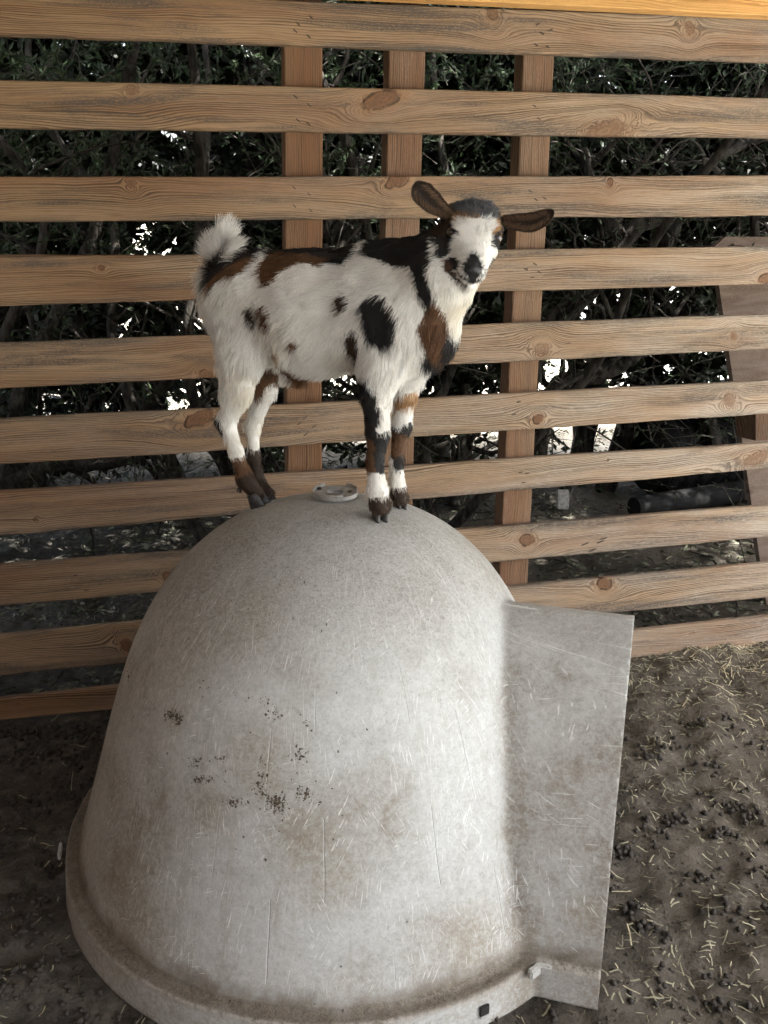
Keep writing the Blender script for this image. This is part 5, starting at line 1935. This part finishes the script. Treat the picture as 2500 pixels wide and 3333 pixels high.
# ---- hooves: two claws per foot
hoof_m = simple('hoof_horn', (.018, .018, .019), (.07, .068, .066), 160, .45, .0006, .4)
def claw(pos, fwd, latv, L=.030, Wd_=.0115, hgt=.020, sole=None):
    fwd = np.array(fwd, float); fwd /= np.linalg.norm(fwd)
    up = np.array(sole if sole is not None else [0, 0, 1.0]); up /= np.linalg.norm(up)
    fwd = fwd - up * (fwd @ up); fwd /= np.linalg.norm(fwd)
    la = np.cross(up, fwd)
    V = []; rows = 9; k = 12
    for i in range(rows):
        s = i / (rows - 1)
        h_ = s * hgt
        ln = L * (1 - .42 * s); wd = Wd_ * (1 - .12 * s) * (1 - .15 * (1 - s) ** 4)
        for j in range(k):
            a = 2 * math.pi * j / k
            cx = math.copysign(abs(math.cos(a)) ** .8, math.cos(a)); cy = math.copysign(abs(math.sin(a)) ** .75, math.sin(a))
            taper = 1 - .5 * max(0, cx) ** 2
            V.append(pos + fwd * (cx * ln / 2 - .003 - s * .004) + la * (cy * wd / 2 * taper) + up * (h_ + .0008 * math.sin(i * 2.5)))
    F = [tuple(range(k))[::-1], tuple((rows - 1) * k + j for j in range(k))]
    for i in range(rows - 1):
        for j in range(k): F.append((i * k + j, i * k + (j + 1) % k, (i + 1) * k + (j + 1) % k, (i + 1) * k + j))
    return np.array(V), F
def kn(x_, y_):
    e_ = .01
    dzx = (kennel_top(x_ + e_, y_) - kennel_top(x_ - e_, y_)) / (2 * e_); dzy = (kennel_top(x_, y_ + e_) - kennel_top(x_, y_ - e_)) / (2 * e_)
    v = np.array([-dzx, -dzy, 1]); return v / np.linalg.norm(v)
for (px_, py_, t, fw_, spread, sc_) in ((1237, 1668, .068, (.45, -.9, 0), .0085, 1.15), (1304, 1636, -.052, (.5, -.87, 0), .0075, 1.0),
                                        (852, 1633, .05, (.93, -.35, 0), .0095, 1.35), (884, 1622, -.05, (.95, -.3, 0), .0075, 1.0)):
    f_ = np.array(fw_, float); lt = np.array([-f_[1], f_[0], 0]); lt /= np.linalg.norm(lt)
    c = gp(px_, py_, t)
    for s in (-1, 1):
        p = c + lt * s * spread * sc_
        zt = kennel_top(p[0], p[1])
        p[2] = zt + .0006
        up_ = kn(p[0], p[1])
        V, F = claw(p, f_ + lt * s * .10, lt, .034 * sc_, .0165 * sc_, .026 * sc_, up_)
        mesh_np('hoof', V - goat_org, F, hoof_m, goat, smooth=True)
# dew claws
for (px_, py_, t) in ((778, 1588, .052), (786, 1592, .044), (1207, 1612, .055), (1210, 1614, .05)):
    c = gp(px_, py_, t)
    V, F = tube([c, c + np.array([-.003, 0, -.005]), c + np.array([-.004, 0, -.011])], [.0035, .0032, .001], 8)
    mesh_np('dew_claw', V - goat_org, F, hoof_m, goat, smooth=True)
# whiskers on the chin and muzzle
n = 40
PT = []
for _ in range(n):
    s = rng.choice([-1, 1]); p = hp(s * rng.uniform(.01, .03), rng.uniform(.08, .12), rng.uniform(-.07, -.045))
    d = HR * s * rng.uniform(.4, 1) + HD * rng.uniform(-.1, .5) + HN * rng.uniform(-.5, .2); d /= np.linalg.norm(d)
    PT.append([p + d * L_ for L_ in np.linspace(0, rng.uniform(.015, .03), 5)])
make_hair('whiskers', np.array(PT), np.tile(np.array([.3, .28, .25]), (n, 1)), .00009, fur_mat, goat)
